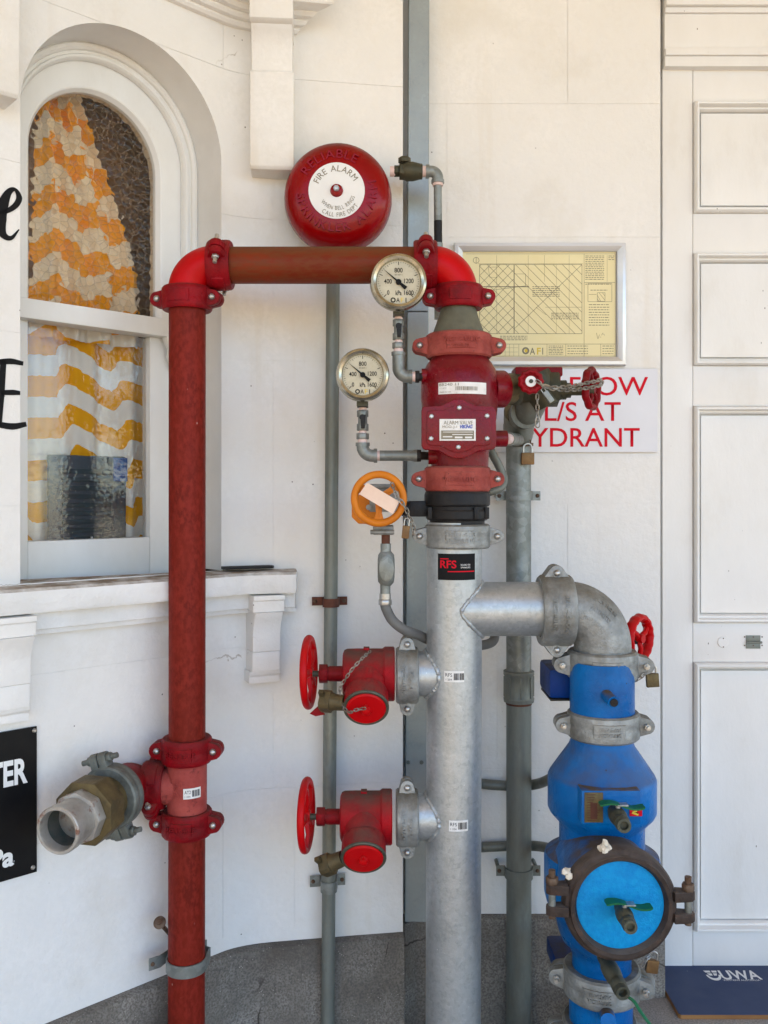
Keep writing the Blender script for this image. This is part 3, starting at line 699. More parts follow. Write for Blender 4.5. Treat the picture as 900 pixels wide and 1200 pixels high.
# curtain: one gathered striped cloth, drawn aside to the right at the top
def curtain(name, s0f, s1f, z0, z1, d, slant, folds, label, per=.135, ph=0.0):
    nu, nv = 90, 60; me = bpy.data.meshes.new(name); vs = []; uvs = []; org = WP(-.01, (z0 + z1) / 2, d)
    for i in range(nu + 1):
        for j in range(nv + 1):
            u = i / nu; v = j / nv; z = z0 + (z1 - z0) * v; s = s0f(v) + (s1f(v) - s0f(v)) * u
            f = .011 * math.sin(u * folds + .8 * math.sin(3 * u + v)) + .004 * math.sin(u * folds * 2.3 + 1.3)
            vs.append(WP(s, z, d + f) - org); uvs.append((u, (z + slant(u, v)) / per + ph))
    fs = [[i * (nv + 1) + j, (i + 1) * (nv + 1) + j, (i + 1) * (nv + 1) + j + 1, i * (nv + 1) + j + 1] for i in range(nu) for j in range(nv)]
    me.from_pydata(vs, [], fs); l = me.uv_layers.new(name='uv')
    for lp in me.loops: l.data[lp.index].uv = uvs[lp.vertex_index]
    me.polygons.foreach_set('use_smooth', [True] * len(me.polygons)); me.materials.append(M['curtain'])
    o = bpy.data.objects.new(name, me); COL.objects.link(o); o.location = org
    return tag(o, label, 'curtain', 'curtains behind the window')
def pleats(n, seed, offs, slope):
    r_ = random.Random(seed); o_ = [r_.uniform(-offs, offs) for _ in range(n + 2)]; s_ = [r_.uniform(-slope, slope) for _ in range(n + 2)]
    def f(u, v):
        x = u * n + .25 * math.sin(3 * v + seed); k = int(max(x, 0)); fr = x - k; w = min(max((fr - .84) / .16, 0), 1)
        a = o_[k] + s_[k] * (fr - .5); c = o_[k + 1] + s_[k + 1] * (fr - 1.5 + .5 - .5)
        return a * (1 - w) + c * w
    return f
pu, pl2 = pleats(4, 3, .030, .05), pleats(4, 5, .030, .080)
curtain('curtain', lambda v: -.13 + .02 * v, lambda v: .115 - .13 * v ** 1.3 + .02 * math.sin(5 * v), .33, .90, .185, lambda u, v: .03 * u * u + pu(u, v), 25, 'yellow and white striped curtain blurred behind the upper arched pane', .100, .1)
curtain('curtain', lambda v: -.26, lambda v: .24, -.16, .36, .212, lambda u, v: -.02 * u + pl2(u, v), 32, 'yellow and white striped curtain behind the lower pane', .088, .55)
b = B(); wbox(b, -.30, -.02, .34, .92, .215, .218, 0); tag(put('window_blind', b, M['blind'], smooth=0), 'plain pinkish brown blind behind the left of the upper arched pane', 'blind')  # added sheet: the pane's pinkish reflection put in as colour
b = B(); wbox(b, -.019, .26, .36, .92, .222, .225, 0); tag(put('window_blind', b, M['darkblind'], smooth=0), 'dark brown blind behind the right of the upper arched pane', 'blind')  # added sheet: darkness of the unlit room put in as brown
box_ = thing('ribbed_box', WP(-.01, -.15, .2), 'slate blue ribbed box standing inside the lower window', 'box')
b = B(); wbox(b, -.093, .083, -.15, .085, .1745, .188, .006); put('shell', b, M['crate'], box_)
for k_ in range(11):
    b = B(); wbox(b, -.065, .045, -.135 + k_ * .018, -.124 + k_ * .018, .170, .1743, .001); put('rib', b, M['rib'], box_)
b = B(); wbox(b, .050, .083, .03, .082, .170, .1743, .003); put('blue_corner', b, M['crateblue'], box_); b = B(); wbox(b, .02, .075, -.149, -.11, .170, .1743, .003); put('blue_corner', b, M['crateblue'], box_)
pencil = B(); pencil.tube([WP(.002, -.15, .167), WP(-.002, -.09, .167)], .0022, 8); tag(put('white_cable', pencil, M['white']), 'short thin white cord in front of the ribbed box', 'cord')

# black flat thing lying on the sill
b = B(); t0, t1 = S_of_px(264, .03), S_of_px(323, .03)
n, tg = LWframe((t0 + t1) / 2)
m_ = frame(LW((t0 + t1) / 2, SILL + .006, .022), (0, 0, 1), tg); b.prism([(-.056, -.014), (.05, -.014), (.058, -.006), (.058, .006), (.05, .014), (-.056, .014)], -.003, .003, m_, .0012)
tag(put('black_strip', b, M['black']), 'thin black flat strip lying on the sill beside the red pipe', 'strip')

# ================================================================== DOOR
DY = 2.150
door = thing('panelled_door', (.9, 2.17, -1.13), 'white panelled door with deep mouldings at the right edge', 'door')
zt = (580 - 79) * DY / F; zb = (580 - 1133) * DY / F
xa, xb = (776.5 - 450) * DY / F, (812.2 - 450) * DY / F
b = B(); b.boxc((xa, DY, zb), (xb - .0008, DY + .06, zt), .0015); put('stile', b, M['door'], door)
b = B(); b.boxc((xb + .0004, DY + .020, zb), (1.9, DY + .05, zt)); put('back_board', b, M['door'], door, smooth=0)
rows_ = [(120, 250), (297, 428.5), (476, 729.5), (776, 1090)]
def zz(y): return (580 - y) * DY / F
xp0, xp1 = xb + .0006, 1.30
edges_ = [79] + [v for r_ in rows_ for v in r_] + [1133]
for a, c in zip(edges_[0::2], edges_[1::2]):
    b = B(); b.boxc((xp0, DY + .001, zz(c) + .0004), (1.9, DY + .012, zz(a) - .0004), .0008); put('rail', b, M['door'], door)
b = B(); b.boxc((xp1, DY + .0012, zb), (1.6, DY + .0118, zt)); put('stile', b, M['door'], door, smooth=0)
def mould(b, x0, x1, z0, z1, prof):
    t = bmesh.new(); rings = []
    for ins, y in prof: rings.append([t.verts.new((x0 + ins, y, z0 + ins)), t.verts.new((x1 - ins, y, z0 + ins)), t.verts.new((x1 - ins, y, z1 - ins)), t.verts.new((x0 + ins, y, z1 - ins))])
    for a, c in zip(rings, rings[1:]):
        for i in range(4): t.faces.new((a[i], a[(i + 1) % 4], c[(i + 1) % 4], c[i]))
    t.faces.new(rings[-1]); bmesh.ops.recalc_face_normals(t, faces=t.faces); b._merge(t)
for a, c in rows_:
    b = B(); mould(b, xp0 + .0002, xp1, zz(c), zz(a), [(0, DY + .004), (.0012, DY - .010), (.0045, DY - .0155), (.0085, DY - .0145), (.0108, DY - .006), (.0112, DY + .001), (.0150, DY + .002), (.0185, DY + .009), (.0190, DY + .0145), (.0193, DY + .0195), (.0218, DY + .0195), (.0222, DY + .0110), (.0290, DY + .0100)])
    put('panel', b, M['door'], door, smooth=25)
# transom over the door
b = B(); zl = lambda y: (580 - y) * 2.13 / F
for y0, y1, pr in ((-40, 8.5, 2.118), (8.7, 15, 2.128), (15.2, 56.8, 2.134), (57, 65.5, 2.124), (65.7, 77.5, 2.130)):
    b.boxc((xa, pr, zl(y1)), (1.9, 2.2, zl(y0)), .0012)
put('transom', b, M['door'], door)
b = B(); b.boxc((xa - .012, 2.176, -1.13), (1.95, 2.24, 1.5)); put('frame', b, M['door'], door, smooth=0)
def dp(x, y): return W(x, y, DY)
# hasp and blank plate
b = B(); c = dp(882.5, 748); b.boxc(c + Vector((-.017, -.0018, -.007)), c + Vector((.017, .001, .007)), .0005); c2 = dp(882.5, 757); b.boxc(c2 + Vector((-.017, -.0018, -.006)), c2 + Vector((.017, .001, .006)), .0005)
b.tube([dp(874, 752.6) + Vector((0, -.004, 0)), dp(892, 752.6) + Vector((0, -.004, 0))], .0028, 10); hasp = put('hinge', b, M['oldpipe'], door)
for dx, dy_ in ((-12, -3), (0, -3), (12, -3), (-12, 5), (0, 5), (12, 5)):
    inst('screw', 'hs', lambda: B().lathe([(0, .0012), (.0014, .001), (.0018, 0)], Matrix.Identity(4), 8), M['rustbolt'], camframe(dp(882.5 + dx * .85, 750 + dy_ * 1.25) + Vector((0, -.0018, 0))), hasp)
b = B(); b.lathe([(0, .0025), (.0125, .0025), (.0135, .001), (.0135, 0)], camframe(dp(847.5, 752.5) + Vector((0, .001, 0))), 28); pl = put('blank_plate', b, M['door'], door)
for dy_ in (-4.5, 5.5): inst('screw', 'bs', lambda: B().lathe([(0, .0012), (.0012, .001), (.0015, 0)], Matrix.Identity(4), 8), M['rustbolt'], camframe(dp(847.5, 752.5 + dy_) + Vector((0, -.0016, 0))), pl)

# navy board lying in front of the door
mat_ = thing('door_board', (.95, 2.06, STEP), 'navy blue painted board with white university logo lying before the door', 'board')
mx0, my0, my1 = .6415, 1.948, 2.158; th = .009
b = B(); b.prism([(mx0, my1), (1.9, my1), (1.9, my0), (mx0 + .004, my0), (mx0, my0 + .006)], STEP + .0, STEP + th, Matrix.Identity(4)); put('plywood', b, M['ply'], mat_, smooth=0)
b = B(); b.prism([(mx0 + .001, my1), (1.9, my1), (1.9, my0 + .001), (mx0 + .0045, my0 + .001), (mx0 + .001, my0 + .0065)], STEP + th, STEP + th + .0012, Matrix.Identity(4)); put('painted_top', b, M['matblue'], mat_, smooth=0)
ZM = STEP + th + .0018
def on_floor(x, y): Yd = -ZM * F / (y - 580); return Vector(((x - 450) * Yd / F, Yd, ZM))
c = (on_floor(846, 1146) + on_floor(886, 1146)) / 2; h_ = (on_floor(866, 1137) - on_floor(866, 1147)).length
fl = Matrix.Translation(on_floor(867, 1142.5))
b = B(); letters(b, 'UWA', .092, h_ * 1.0, flat(fl), bold=.02)
letters(b, 'WESTERN AUSTRALIA', .086, h_ * .16, flat(Matrix.Translation(on_floor(869, 1148.6))))
lg = on_floor(836, 1143)
def crest(b, pts): 
    t = bmesh.new(); t.faces.new([t.verts.new(lg + Vector((x * .034, y * .05, 0))) for x, y in pts]); b._merge(t)
crest(b, [(-.5, .42), (-.05, .42), (-.05, .25), (-.40, .25)]); crest(b, [(.05, .42), (.42, .42), (.36, .25), (.05, .25)])
crest(b, [(-.36, .18), (-.05, .18), (-.05, -.02), (-.26, -.02)]); crest(b, [(.05, .18), (.33, .18), (.24, -.02), (.05, -.02)])
for k_ in range(10):
    a = PI + PI * k_ / 10; a2 = PI + PI * (k_ + 1) / 10
    crest(b, [(.5 * math.cos(a), .5 * math.sin(a) + .05), (.5 * math.cos(a2), .5 * math.sin(a2) + .05), (.36 * math.cos(a2), .30 * math.sin(a2) + .05), (.36 * math.cos(a), .30 * math.sin(a) + .05)])
put('logo', b, M['white'], mat_, smooth=0)

# ================================================================== PIPEWORK
I4 = Matrix.Identity(4)
def hexbolt_head(): return B().hexa(I4, .0062, 0, .005).lathe([(0, .0066), (.0035, .0062), (.0048, .005)], I4, 12)
def domehead(): return B().lathe([(0, .0068), (.003, .0062), (.0056, .0042), (.0068, .0012), (.0068, 0)], I4, 18)
def nut_end(): return B().hexa(I4, .0075, 0, .007).lathe([(.0042, .007), (.0042, .017), (0, .0175)], I4, 12)
def screwhead(): return B().lathe([(0, .003), (.003, .0026), (.0045, .0012), (.0047, 0)], I4, 12).hexa(I4, .0034, .0005, .0042)
def bolt_at(name, kind, m, p, d, parent, scale=1.0):
    f = {'hex': hexbolt_head, 'dome': domehead, 'nut': nut_end, 'screw': screwhead}[kind]
    o = inst(name, kind, f, m, frame(p, d, (1, 0, .3) if abs(Vector(d).normalized().x) < .9 else (0, 0, 1)), parent)
    o.scale = (scale,) * 3; return o

def coupling(name, parent, c, axis, ear, rin, rout, Wd, E, er, th, m, bm_='bolt', bs=1.0, head='dome', text=None, textcyl=None, label=None, plate=True):
    """grooved pipe coupling: two half shells with ears, bolted; axis = pipe axis, ear = direction of the ears"""
    ax = Vector(axis).normalized(); e = Vector(ear).normalized(); bd = ax.cross(e)
    if bd.y > 0 or (abs(bd.y) < 1e-3 and bd.z < 0): bd = -bd
    c = Vector(c); b = B(); h = Wd / 2
    b.ring([(rin, -h * .96), (rout * .93, -h), (rout * .985, -h * .86), (rout, -h * .62), (rout, -h * .25), (rout * .985, -h * .15), (rout * .985, h * .15), (rout, h * .25), (rout, h * .62), (rout * .985, h * .86), (rout * .93, h), (rin, h * .96)], frame(c, ax, e), 56)
    for sg in (1, -1):
        x0 = math.sqrt(max(rout ** 2 - th ** 2, .1 * rout ** 2)) * .93
        poly = [(x0 * .9, -h * .80), (x0 * 1.08, -h * .74)] + [(E + er * math.cos(R(a)), er * math.sin(R(a))) for a in (-62, -40, -20, 0, 20, 40, 62)] + [(x0 * 1.08, h * .74), (x0 * .9, h * .80)]
        m_ = Matrix((e * sg, ax, bd)).transposed().to_4x4(); m_.translation = c
        if m_.determinant() < 0: pass
        b.prism(poly, .0012, th, m_, .0016); b.prism(poly, -th, -.0012, m_, .0016)
    if plate:
        pw = rout * .62
        def pf(u, v):
            a = (u - .5) * 2 * .5; ro_ = rout + (.0016 if 0 < v < 1 and 0 < u < 1 else -.002); return c + bd * math.cos(a) * ro_ + e * math.sin(a) * ro_ + ax * (min(max((v - .5) * 1.12, -.5), .5) * Wd * .56)
        b.grid(pf, 12, 10)
    o = put(name, b, M[m], parent)
    if label: o['label'] = label
    for sg in (1, -1):
        bolt_at('bolt', head, M[bm_], c + e * sg * E + bd * th, bd, o, bs)
        bolt_at('nut', 'nut', M[bm_], c + e * sg * E - bd * th, -bd, o, bs)
    if text:
        sgn = 1 if e.x > 0 or abs(e.x) < .01 else -1
        e2 = e * sgn
        vert = abs(ax.x) > .5
        for ln, off, hh, ww in text:
            tb = B()
            if vert:   # lettering runs down the band
                f = lambda x, y, z: c + bd * math.cos(x / rout) * (rout + .0017 + z) - Vector((0, 0, 1)) * math.sin(x / rout) * (rout + .0017 + z) + Vector((1, 0, 0)) * (off + y)
            else:
                f = lambda x, y, z: c + bd * math.cos(x / rout) * (rout + .0017 + z) + e2 * math.sin(x / rout) * (rout + .0017 + z) + Vector((0, 0, 1)) * (off + y)
            letters(tb, ln, ww, hh, f, raise_=.0022, bold=.02)
            put('raised_lettering', tb, M[m], o, smooth=0)
    return o

def handwheel(parent, name, c, axis, Rr, r, m, spokes=5, hub=.012, mod=0.0, k=0, up=(0, 0, 1), dish=0.0, flat=1.0):
    M_ = frame(c, axis, up); b = B(); b.torus(M_, Rr, r, 64, 12, mod, k, flat)
    b.lathe([(0, hub * .7), (hub * .8, hub * .7), (hub, hub * .4), (hub, -hub * .8), (0, -hub * .8)], M_, 20)
    for i in range(spokes):
        a = 2 * PI * (i + .25) / spokes; d = Vector((math.cos(a), math.sin(a), 0))
        b.tube([M_ @ (d * hub * .7 + Vector((0, 0, -dish * 0))), M_ @ (d * (Rr * .55) + Vector((0, 0, dish * .6))), M_ @ (d * Rr)], [r * .85, r * .62, r * .7], 8)
    return put(name, b, M[m], parent)

def chain_mesh(pts, L_=.011, wdt=.0042, wr=.0011):
    P = [Vector(p) for p in pts]; seg = []; 
    d = [0]
    for a, c in zip(P, P[1:]): d.append(d[-1] + (c - a).length)
    def at(s):
        s = min(max(s, 0), d[-1])
        for i in range(len(P) - 1):
            if s <= d[i + 1] or i == len(P) - 2: return P[i].lerp(P[i + 1], (s - d[i]) / max(d[i + 1] - d[i], 1e-9))
    b = B(); n = max(int(d[-1] / (L_ * .72)), 1); roll = 0
    for i in range(n):
        a = at(d[-1] * i / n); c = at(d[-1] * (i + 1) / n); mid = (a + c) / 2; t = (c - a).normalized()
        u = Vector((0, -1, 0)); u = (u - t * u.dot(t)).normalized(); v = t.cross(u); w = u if i % 2 else v
        w = (w + (v if i % 2 else u) * .35 * (1 if i % 4 < 2 else -1)).normalized()
        loop = []
        hl = L_ / 2 - wdt / 2
        for k_ in range(7): a_ = -PI / 2 + PI * k_ / 6; loop.append(mid + t * (hl + wdt / 2 * math.cos(a_)) + w * wdt / 2 * math.sin(a_))
        for k_ in range(7): a_ = PI / 2 + PI * k_ / 6; loop.append(mid + t * (-hl + wdt / 2 * math.cos(a_)) + w * wdt / 2 * math.sin(a_))
        loop += loop[:2]
        b.tube(loop, wr, 6, caps=False)
    return b
def padlock(c, w, h, dth, label, m='padbrass', rot=0.0, sh=.9, cat='padlock', xdir=(1, 0, 0)):
    root = thing('padlock', c, label, cat); f = Matrix.Translation(Vector(c)) @ Matrix.Rotation(rot, 4, 'Y')
    x = Vector(xdir).normalized(); y = Vector((0, 0, 1)).cross(x)
    f = f @ Matrix((x, y, Vector((0, 0, 1)))).transposed().to_4x4()
    b = B(); b.box((w, dth, h), f, .0016); b.box((w * 1.02, dth * .55, h * .12), f @ Matrix.Translation((0, 0, -h * .3)), .0005); put('lock_body', b, M[m], root)
    b = B(); rr = w * .33
    b.tube([f @ Vector((-rr, 0, h * .4)), f @ Vector((-rr, 0, h * .5 + sh * h * .4))] + [f @ Vector((-rr * math.cos(PI * i / 10), 0, h * .5 + sh * h * .4 + rr * math.sin(PI * i / 10))) for i in range(1, 10)] + [f @ Vector((rr, 0, h * .5 + sh * h * .4)), f @ Vector((rr, 0, h * .4))], w * .085, 10)
    put('shackle', b, M['bolt'], root); return root

def band_clamp(name, c, r, yb, L_, hgt, m, label, group='pipe clamps screwed to the wall', slope=0.0, thick=.0022, wallgap=.0):
    """strap over a vertical pipe at c (xy), lugs at depth yb behind the axis"""
    c = Vector(c); root = thing(name, c + Vector((0, yb, 0)), label, 'pipe clamp', group)
    path = [(-L_, yb), (-r - .0015, yb), (-r, yb - .002)] + [(r * 1.0 * math.sin(R(a)), -r * math.cos(R(a))) for a in range(-90, 91, 10)] + [(r, yb - .002), (r + .0015, yb), (L_, yb)]
    t = bmesh.new(); n = len(path); rot = Matrix.Rotation(slope, 2)
    def off(i):
        a = Vector(path[max(i - 1, 0)]); d_ = Vector(path[min(i + 1, n - 1)]); tg = (d_ - a).normalized(); return Vector((tg.y, -tg.x))
    rows = []
    for i, p in enumerate(path):
        o = off(i); q0 = Vector(p) + o * .0006; q1 = q0 + o * thick
        if i in (0, 1, n - 2, n - 1): 
            q0 = rot @ Vector(q0); q1 = rot @ Vector(q1)
        rows.append([t.verts.new((c.x + q.x, c.y + q.y, c.z + z)) for q, z in ((q0, -hgt / 2), (q0, hgt / 2), (q1, hgt / 2), (q1, -hgt / 2))])
    for a, d_ in zip(rows, rows[1:]):
        for k_ in range(4): t.faces.new((a[k_], a[(k_ + 1) % 4], d_[(k_ + 1) % 4], d_[k_]))
    t.faces.new(rows[0]); t.faces.new(rows[-1][::-1]); bmesh.ops.recalc_face_normals(t, faces=t.faces)
    b = B(); b._merge(t); put('strap', b, M[m], root)
    if wallgap:
        for sg in (-1, 1):
            b = B(); b.tube([c + Vector((sg * (L_ - .007), yb + .001, 0)), c + Vector((sg * (L_ - .007), wallgap, 0))], .0045, 10); put('standoff', b, M[m], root)
    for sg in (-1, 1):
        q = rot @ Vector((sg * (L_ - .007), yb - thick - .0006)); bolt_at('screw', 'screw', M['rustbolt'], c + Vector((q.x, q.y, 0)), (0, -1, 0), root, 1.0)
    return root

# ---------------------------------------------------------------- red sprinkler pipe
Y0 = 1.80
k0 = px(1)
rp = thing('red_sprinkler_pipe', W(219.5, 1367), 'tall oxide red pipe rising past the window and crossing to the red valve', 'pipe')
rr_ = px(21.3)
b = B(); b.tube([W(219.5, 360), W(219.2, 880)], rr_, 40); put('pipe', b, M['redpipe'], rp)
b = B(); b.tube([W(219, 962), W(218, 1367)], rr_, 40); put('pipe', b, M['redpipe'], rp)
b = B(); b.tube([W(255, 311), W(500, 311)], rr_, 40); put('pipe', b, M['brownpipe'], rp, smooth=50).__setitem__('label', 'faded brown red horizontal pipe')
el = arc(W(251, 342.5), (W(219.5, 342.5) - W(251, 342.5)), (W(251, 311) - W(251, 342.5)), 18)
b = B(); b.tube([W(219.5, 356)] + el + [W(262, 311)], px(22.3), 40); put('elbow', b, M['red'], rp)
el = arc(W(506, 342), (W(506, 311) - W(506, 342)), (W(537, 342) - W(506, 342)), 18)
b = B(); b.tube([W(494, 311)] + el + [W(537, 356)], px(22.3), 40); put('elbow', b, M['red'], rp)
b = B(); b.tube([W(219.2, 884), W(219, 958)], px(23), 40); b.tube([W(219, 921), W(190, 921)], px(21), 32)
b.lathe([(px(23.2), 0), (px(24), px(2)), (px(23.2), px(4))], frame(W(219.2, 896), (0, 0, 1)), 40, caps=False)
tee = put('tee', b, M['pinktee'], rp); tee['label'] = 'pinkish red cast tee with a barcode sticker'
ctee = W(219, 921); rt = px(23)
def sticker(parent, c, r, ang, w, h, code, m='sticker', name='barcode_sticker'):
    f = cyl(c, r + .0007, ang, 0); b = B()
    b.grid(lambda u, v: f((u - .5) * w, (v - .5) * h, 0), 10, 1, .0003); o = put(name, b, M[m], parent, smooth=60)
    b = B(); g = cyl(c, r + .0013, ang, 0); x = -.02 * w; rnd = random.Random(len(code) * 7 + int(w * 1e5))
    while x < w * .45:
        bw = rnd.choice((.018, .03, .045)) * w
        b.grid(lambda u, v: g(x + bw * u, (v - .5) * h * .62, 0), 1, 1); x += bw + rnd.choice((.014, .02, .03)) * w
    letters(b, code, w * .34, h * .32, lambda xx, yy, z: g(xx - w * .27, yy + h * .15, z))
    letters(b, '1 234', w * .30, h * .16, lambda xx, yy, z: g(xx - w * .27, yy - h * .27, z))
    put('print', b, M['ink'], o, smooth=0); return o
sticker(tee, W(219, 923), rt, R(28), px(21), px(12), 'AT2')
b = B(); g = cyl(ctee, rt + .0002, R(-12), 0)
for i, ln in enumerate(('FIRE', 'STEEL', '80')): letters(b, ln, px(20), px(5), lambda x, y, z, i=i: cyl(ctee, rt, R(-38 + 17 * i), 0)(-y, x + px(3), z), raise_=.0012)
put('cast_lettering', b, M['pinktee'], tee, smooth=0)
coupling('coupling', rp, W(219.3, 351), (0, 0, 1), (1, -.16, 0), rr_ * .9, px(29.5), px(27), px(33.5), px(9), px(9.5), 'crimson')
coupling('coupling', rp, W(219, 878), (0, 0, 1), (1, -.05, 0), rr_ * .9, px(29.5), px(29), px(33), px(9.5), px(10), 'crimson', text=[('RELIABLE', 0, px(6), px(34))])
coupling('coupling', rp, W(219, 963), (0, 0, 1), (1, -.05, 0), rr_ * .9, px(29.5), px(29), px(33), px(9.5), px(10), 'crimson', text=[('RELIABLE', 0, px(6), px(34))])
coupling('coupling', rp, W(258.5, 311), (1, 0, 0), (0, -.90, .35), rr_ * .9, px(29), px(27), px(32), px(8), px(9), 'crimson', head='nut')
coupling('coupling', rp, W(498, 311), (1, 0, 0), (0, -.84, .5), rr_ * .9, px(29), px(27), px(32), px(8), px(9), 'crimson', head='nut')
coupling('coupling', rp, W(537.3, 349), (0, 0, 1), (1, .0, 0), rr_ * .9, px(29), px(27), px(33.5), px(9), px(9.5), 'crimson')

# saddle clamp and stand-off bolt at the foot of the red pipe
cl = band_clamp('pipe_clamp', W(218.7, 1128), rr_ + .0008, .040, px(37), px(14), 'galvpipe', 'galvanised strap clamp holding the red pipe near its foot', slope=R(38), thick=.003)
b = B(); p0 = W(187, 1081, 1.79); p1 = W(207, 1104, 1.90); b.tube([p0, p1], .0042, 10)
b.lathe([(0, .004), (.008, .003), (.0125, 0), (.0125, -.002), (0, -.003)], frame(p0, p0 - p1), 20); b.hexa(frame(p0, p0 - p1), .0065, .002, .007)
tag(put('standoff_bolt', b, M['rustbolt']), 'rusty round headed bolt beside the foot of the red pipe', 'bolt')

# ---------------------------------------------------------------- hose connection at the left
hc = thing('hose_connection', W(100, 985, 1.6), 'brass hose inlet with open steel nozzle branching off the red pipe', 'hose connection')
coupling('coupling', hc, W(181, 920), (1, 0, 0), (0, -.68, -.73), px(21), px(28), px(26), px(31), px(8), px(9), 'crimson', bs=.9, head='nut')
adir = Vector((-.20, -.98, 0)).normalized()
pc = W(131, 933, 1.69); pend = W(67, 974, 1.525)
adir = (pend - pc).normalized(); xdir = Vector((1, 0, 0))
back = pc - adir * .055
b = B(); b.tube([W(170, 920, 1.80)] + bez([W(163, 920, 1.80), W(150, 916, 1.795), back + adir * .004, pc], 8), px(21.5), 32); put('elbow', b, M['crimson'], hc)
ex = Vector((.02, 0, 1))
coupling('coupling', hc, pc, adir, Vector((-.30, 0, .95)), .038, .0605, .034, .073, .0125, .017, 'greycast', 'greycast', 1.25, 'nut', plate=False)
fa = frame(pc + adir * .012, adir, (0, 0, 1))
b = B(); b.lathe([(.043, 0), (.043, .02), (.046, .022), (.046, .06)], fa, 36)
b.prism([(.0605 * math.cos(PI * 2 * (i + .5) / 8), .0605 * math.sin(PI * 2 * (i + .5) / 8)) for i in range(8)], .036, .082, fa, .004)
o = put('brass_adapter', b, M['brass'], hc)
b = B(); fb = fa @ Matrix.Translation((0, 0, 0)); letters(b, 'NOVA', .030, .012, lambda x, y, z: fa @ Vector(((.0465 + z) * math.cos(-.6 + y / .046), (.0465 + z) * math.sin(-.6 + y / .046), .028 + x * .2)), raise_=.0008); b.bm.free()
L_ = (pend - pc).length - .012
b = B(); b.prism([(.0475 * math.cos(PI * 2 * i / 8), .0475 * math.sin(PI * 2 * i / 8)) for i in range(8)], .082, .106, fa, .003)
b.ring([(.0335, .085), (.0335, L_ - .004), (.0355, L_), (.0400, L_), (.0415, L_ - .002), (.0415, L_ - .018), (.0390, L_ - .023), (.0388, .10), (.036, .085)], fa, 48)
put('nozzle', b, M['tin'], hc)
b = B(); b.lathe([(.0330, L_ - .020), (.0328, .09), (.024, .088), (.022, .06), (0, .058)], fa, 36, caps=False); put('bore', b, M['bore'], hc)

# ---------------------------------------------------------------- fire alarm bell
bell = thing('fire_alarm_bell', W(394, 225, 1.96), 'large red fire alarm bell with a round white label', 'alarm bell')
cb = camframe(W(394.5, 223.5, 1.90)); rb = px(64, 1.93)
b = B(); b.lathe([(0, 0), (rb * .50, 0), (rb * .62, -.001), (rb * .72, -.004), (rb * .82, -.009), (rb * .90, -.017), (rb * .955, -.028), (rb * .985, -.042), (rb, -.060), (rb, -.066), (rb * .985, -.066), (rb * .94, -.03), (0, -.012)], cb, 72, caps=False)
put('gong', b, M['bell'], bell)
b = B(); b.lathe([(0, -.062), (rb * .93, -.062), (rb * .95, -.068), (rb * .93, -.10), (0, -.105)], cb, 48); put('back_box', b, M['black'], bell)
b = B(); b.tube([cb @ Vector((0, 0, -.11)), cb @ Vector((0, 0, -.06))], .02, 16); put('mounting_stub', b, M['darkgreen'], bell)
b = B(); b.lathe([(0, .0012), (px(33, 1.9), .0012), (px(33, 1.9), 0)], cb, 56); lab = put('label_disc', b, M['white'], bell)
b = B(); zl_ = cb @ Matrix.Translation((0, 0, .0018))
arc_text(b, 'FIRE ALARM', px(26.0, 1.9), px(7, 1.9), 94, 132, zl_)
arc_text(b, 'WHEN BELL RINGS', px(20.5, 1.9), px(4.7, 1.9), 278, 128, zl_, True)
arc_text(b, 'CALL FIRE DEPT', px(28.3, 1.9), px(4.9, 1.9), 280, 92, zl_, True); put('print', b, M['greyink'], lab, smooth=0)
b = B(); zr = cb @ Matrix.Translation((0, 0, -.0040))
arc_text(b, 'RELIABLE', px(43.5, 1.9), px(10, 1.9), 104, 98, zr, raise_=.0046)
zr = cb @ Matrix.Translation((0, 0, -.0040))
put('raised_lettering', b, M['bell'], bell, smooth=0); b = B(); arc_text(b, 'SPRINKLER ALARM', px(42.5, 1.9), px(10, 1.9), 280, 195, zr, True, raise_=.0046); put('raised_lettering', b, M['bell'], bell, smooth=0)
b = B(); b.lathe([(0, .010), (.006, .010), (.0115, .008), (.0135, .003), (.0140, .0012)], cb, 24); nutm = put('boss', b, M['bell'], bell)
inst('bolt', 'bellbolt', lambda: B().hexa(I4, .0068, 0, .0055).lathe([(0, .008), (.004, .0075), (.005, .0055)], I4, 12), M['bolt'], camframe(cb @ Vector((0, .001, .010))), nutm)

# pipe feeding the bell
YB = 1.975
bp = thing('bell_pipe', W(513, 285, YB), 'small grey pipe with dark check valve feeding the fire bell', 'pipe')
def hx(b, x0, x1, y, r, Y, m8=6): b.hexa(frame(W(x0, y, Y), (1, 0, 0), (0, 0, 1)), px(r, Y), 0, px(x1 - x0, Y), m8)
b = B(); hx(b, 462, 468, 200.5, 7, YB); hx(b, 468, 474, 201, 10, YB); b.tube([W(472, 201, YB), W(477, 201, YB), W(484, 201, YB), W(492, 201, YB)], [px(9, YB), px(11, YB), px(11, YB), px(9, YB)], 24); hx(b, 488, 495, 201, 9.5, YB)
b.hexa(frame(W(474, 191, YB), (0, 0, 1)), px(7.5, YB), 0, px(6, YB)); put('check_valve', b, M['darkgreen'], bp)
b = B(); b.tube([W(457, 201, YB), W(463, 201, YB)], px(5.8, YB), 16); b.tube([W(494.5, 201, YB), W(499, 201, YB)], px(6.4, YB), 16); put('thread_tape', b, M['tape'], bp)
b = B(); b.tube([W(499, 201, YB), W(503, 201, YB)], px(8, YB), 20); b.tube([W(502, 201, YB)] + arc(W(505, 209, YB), (0, 0, px(8, YB)), (px(8, YB), 0, 0), 10) + [W(513, 214, YB)], px(6.6, YB), 20); b.tube([W(513, 211, YB), W(513, 215, YB)], px(7.6, YB), 20); put('elbow', b, M['galvpipe'], bp)
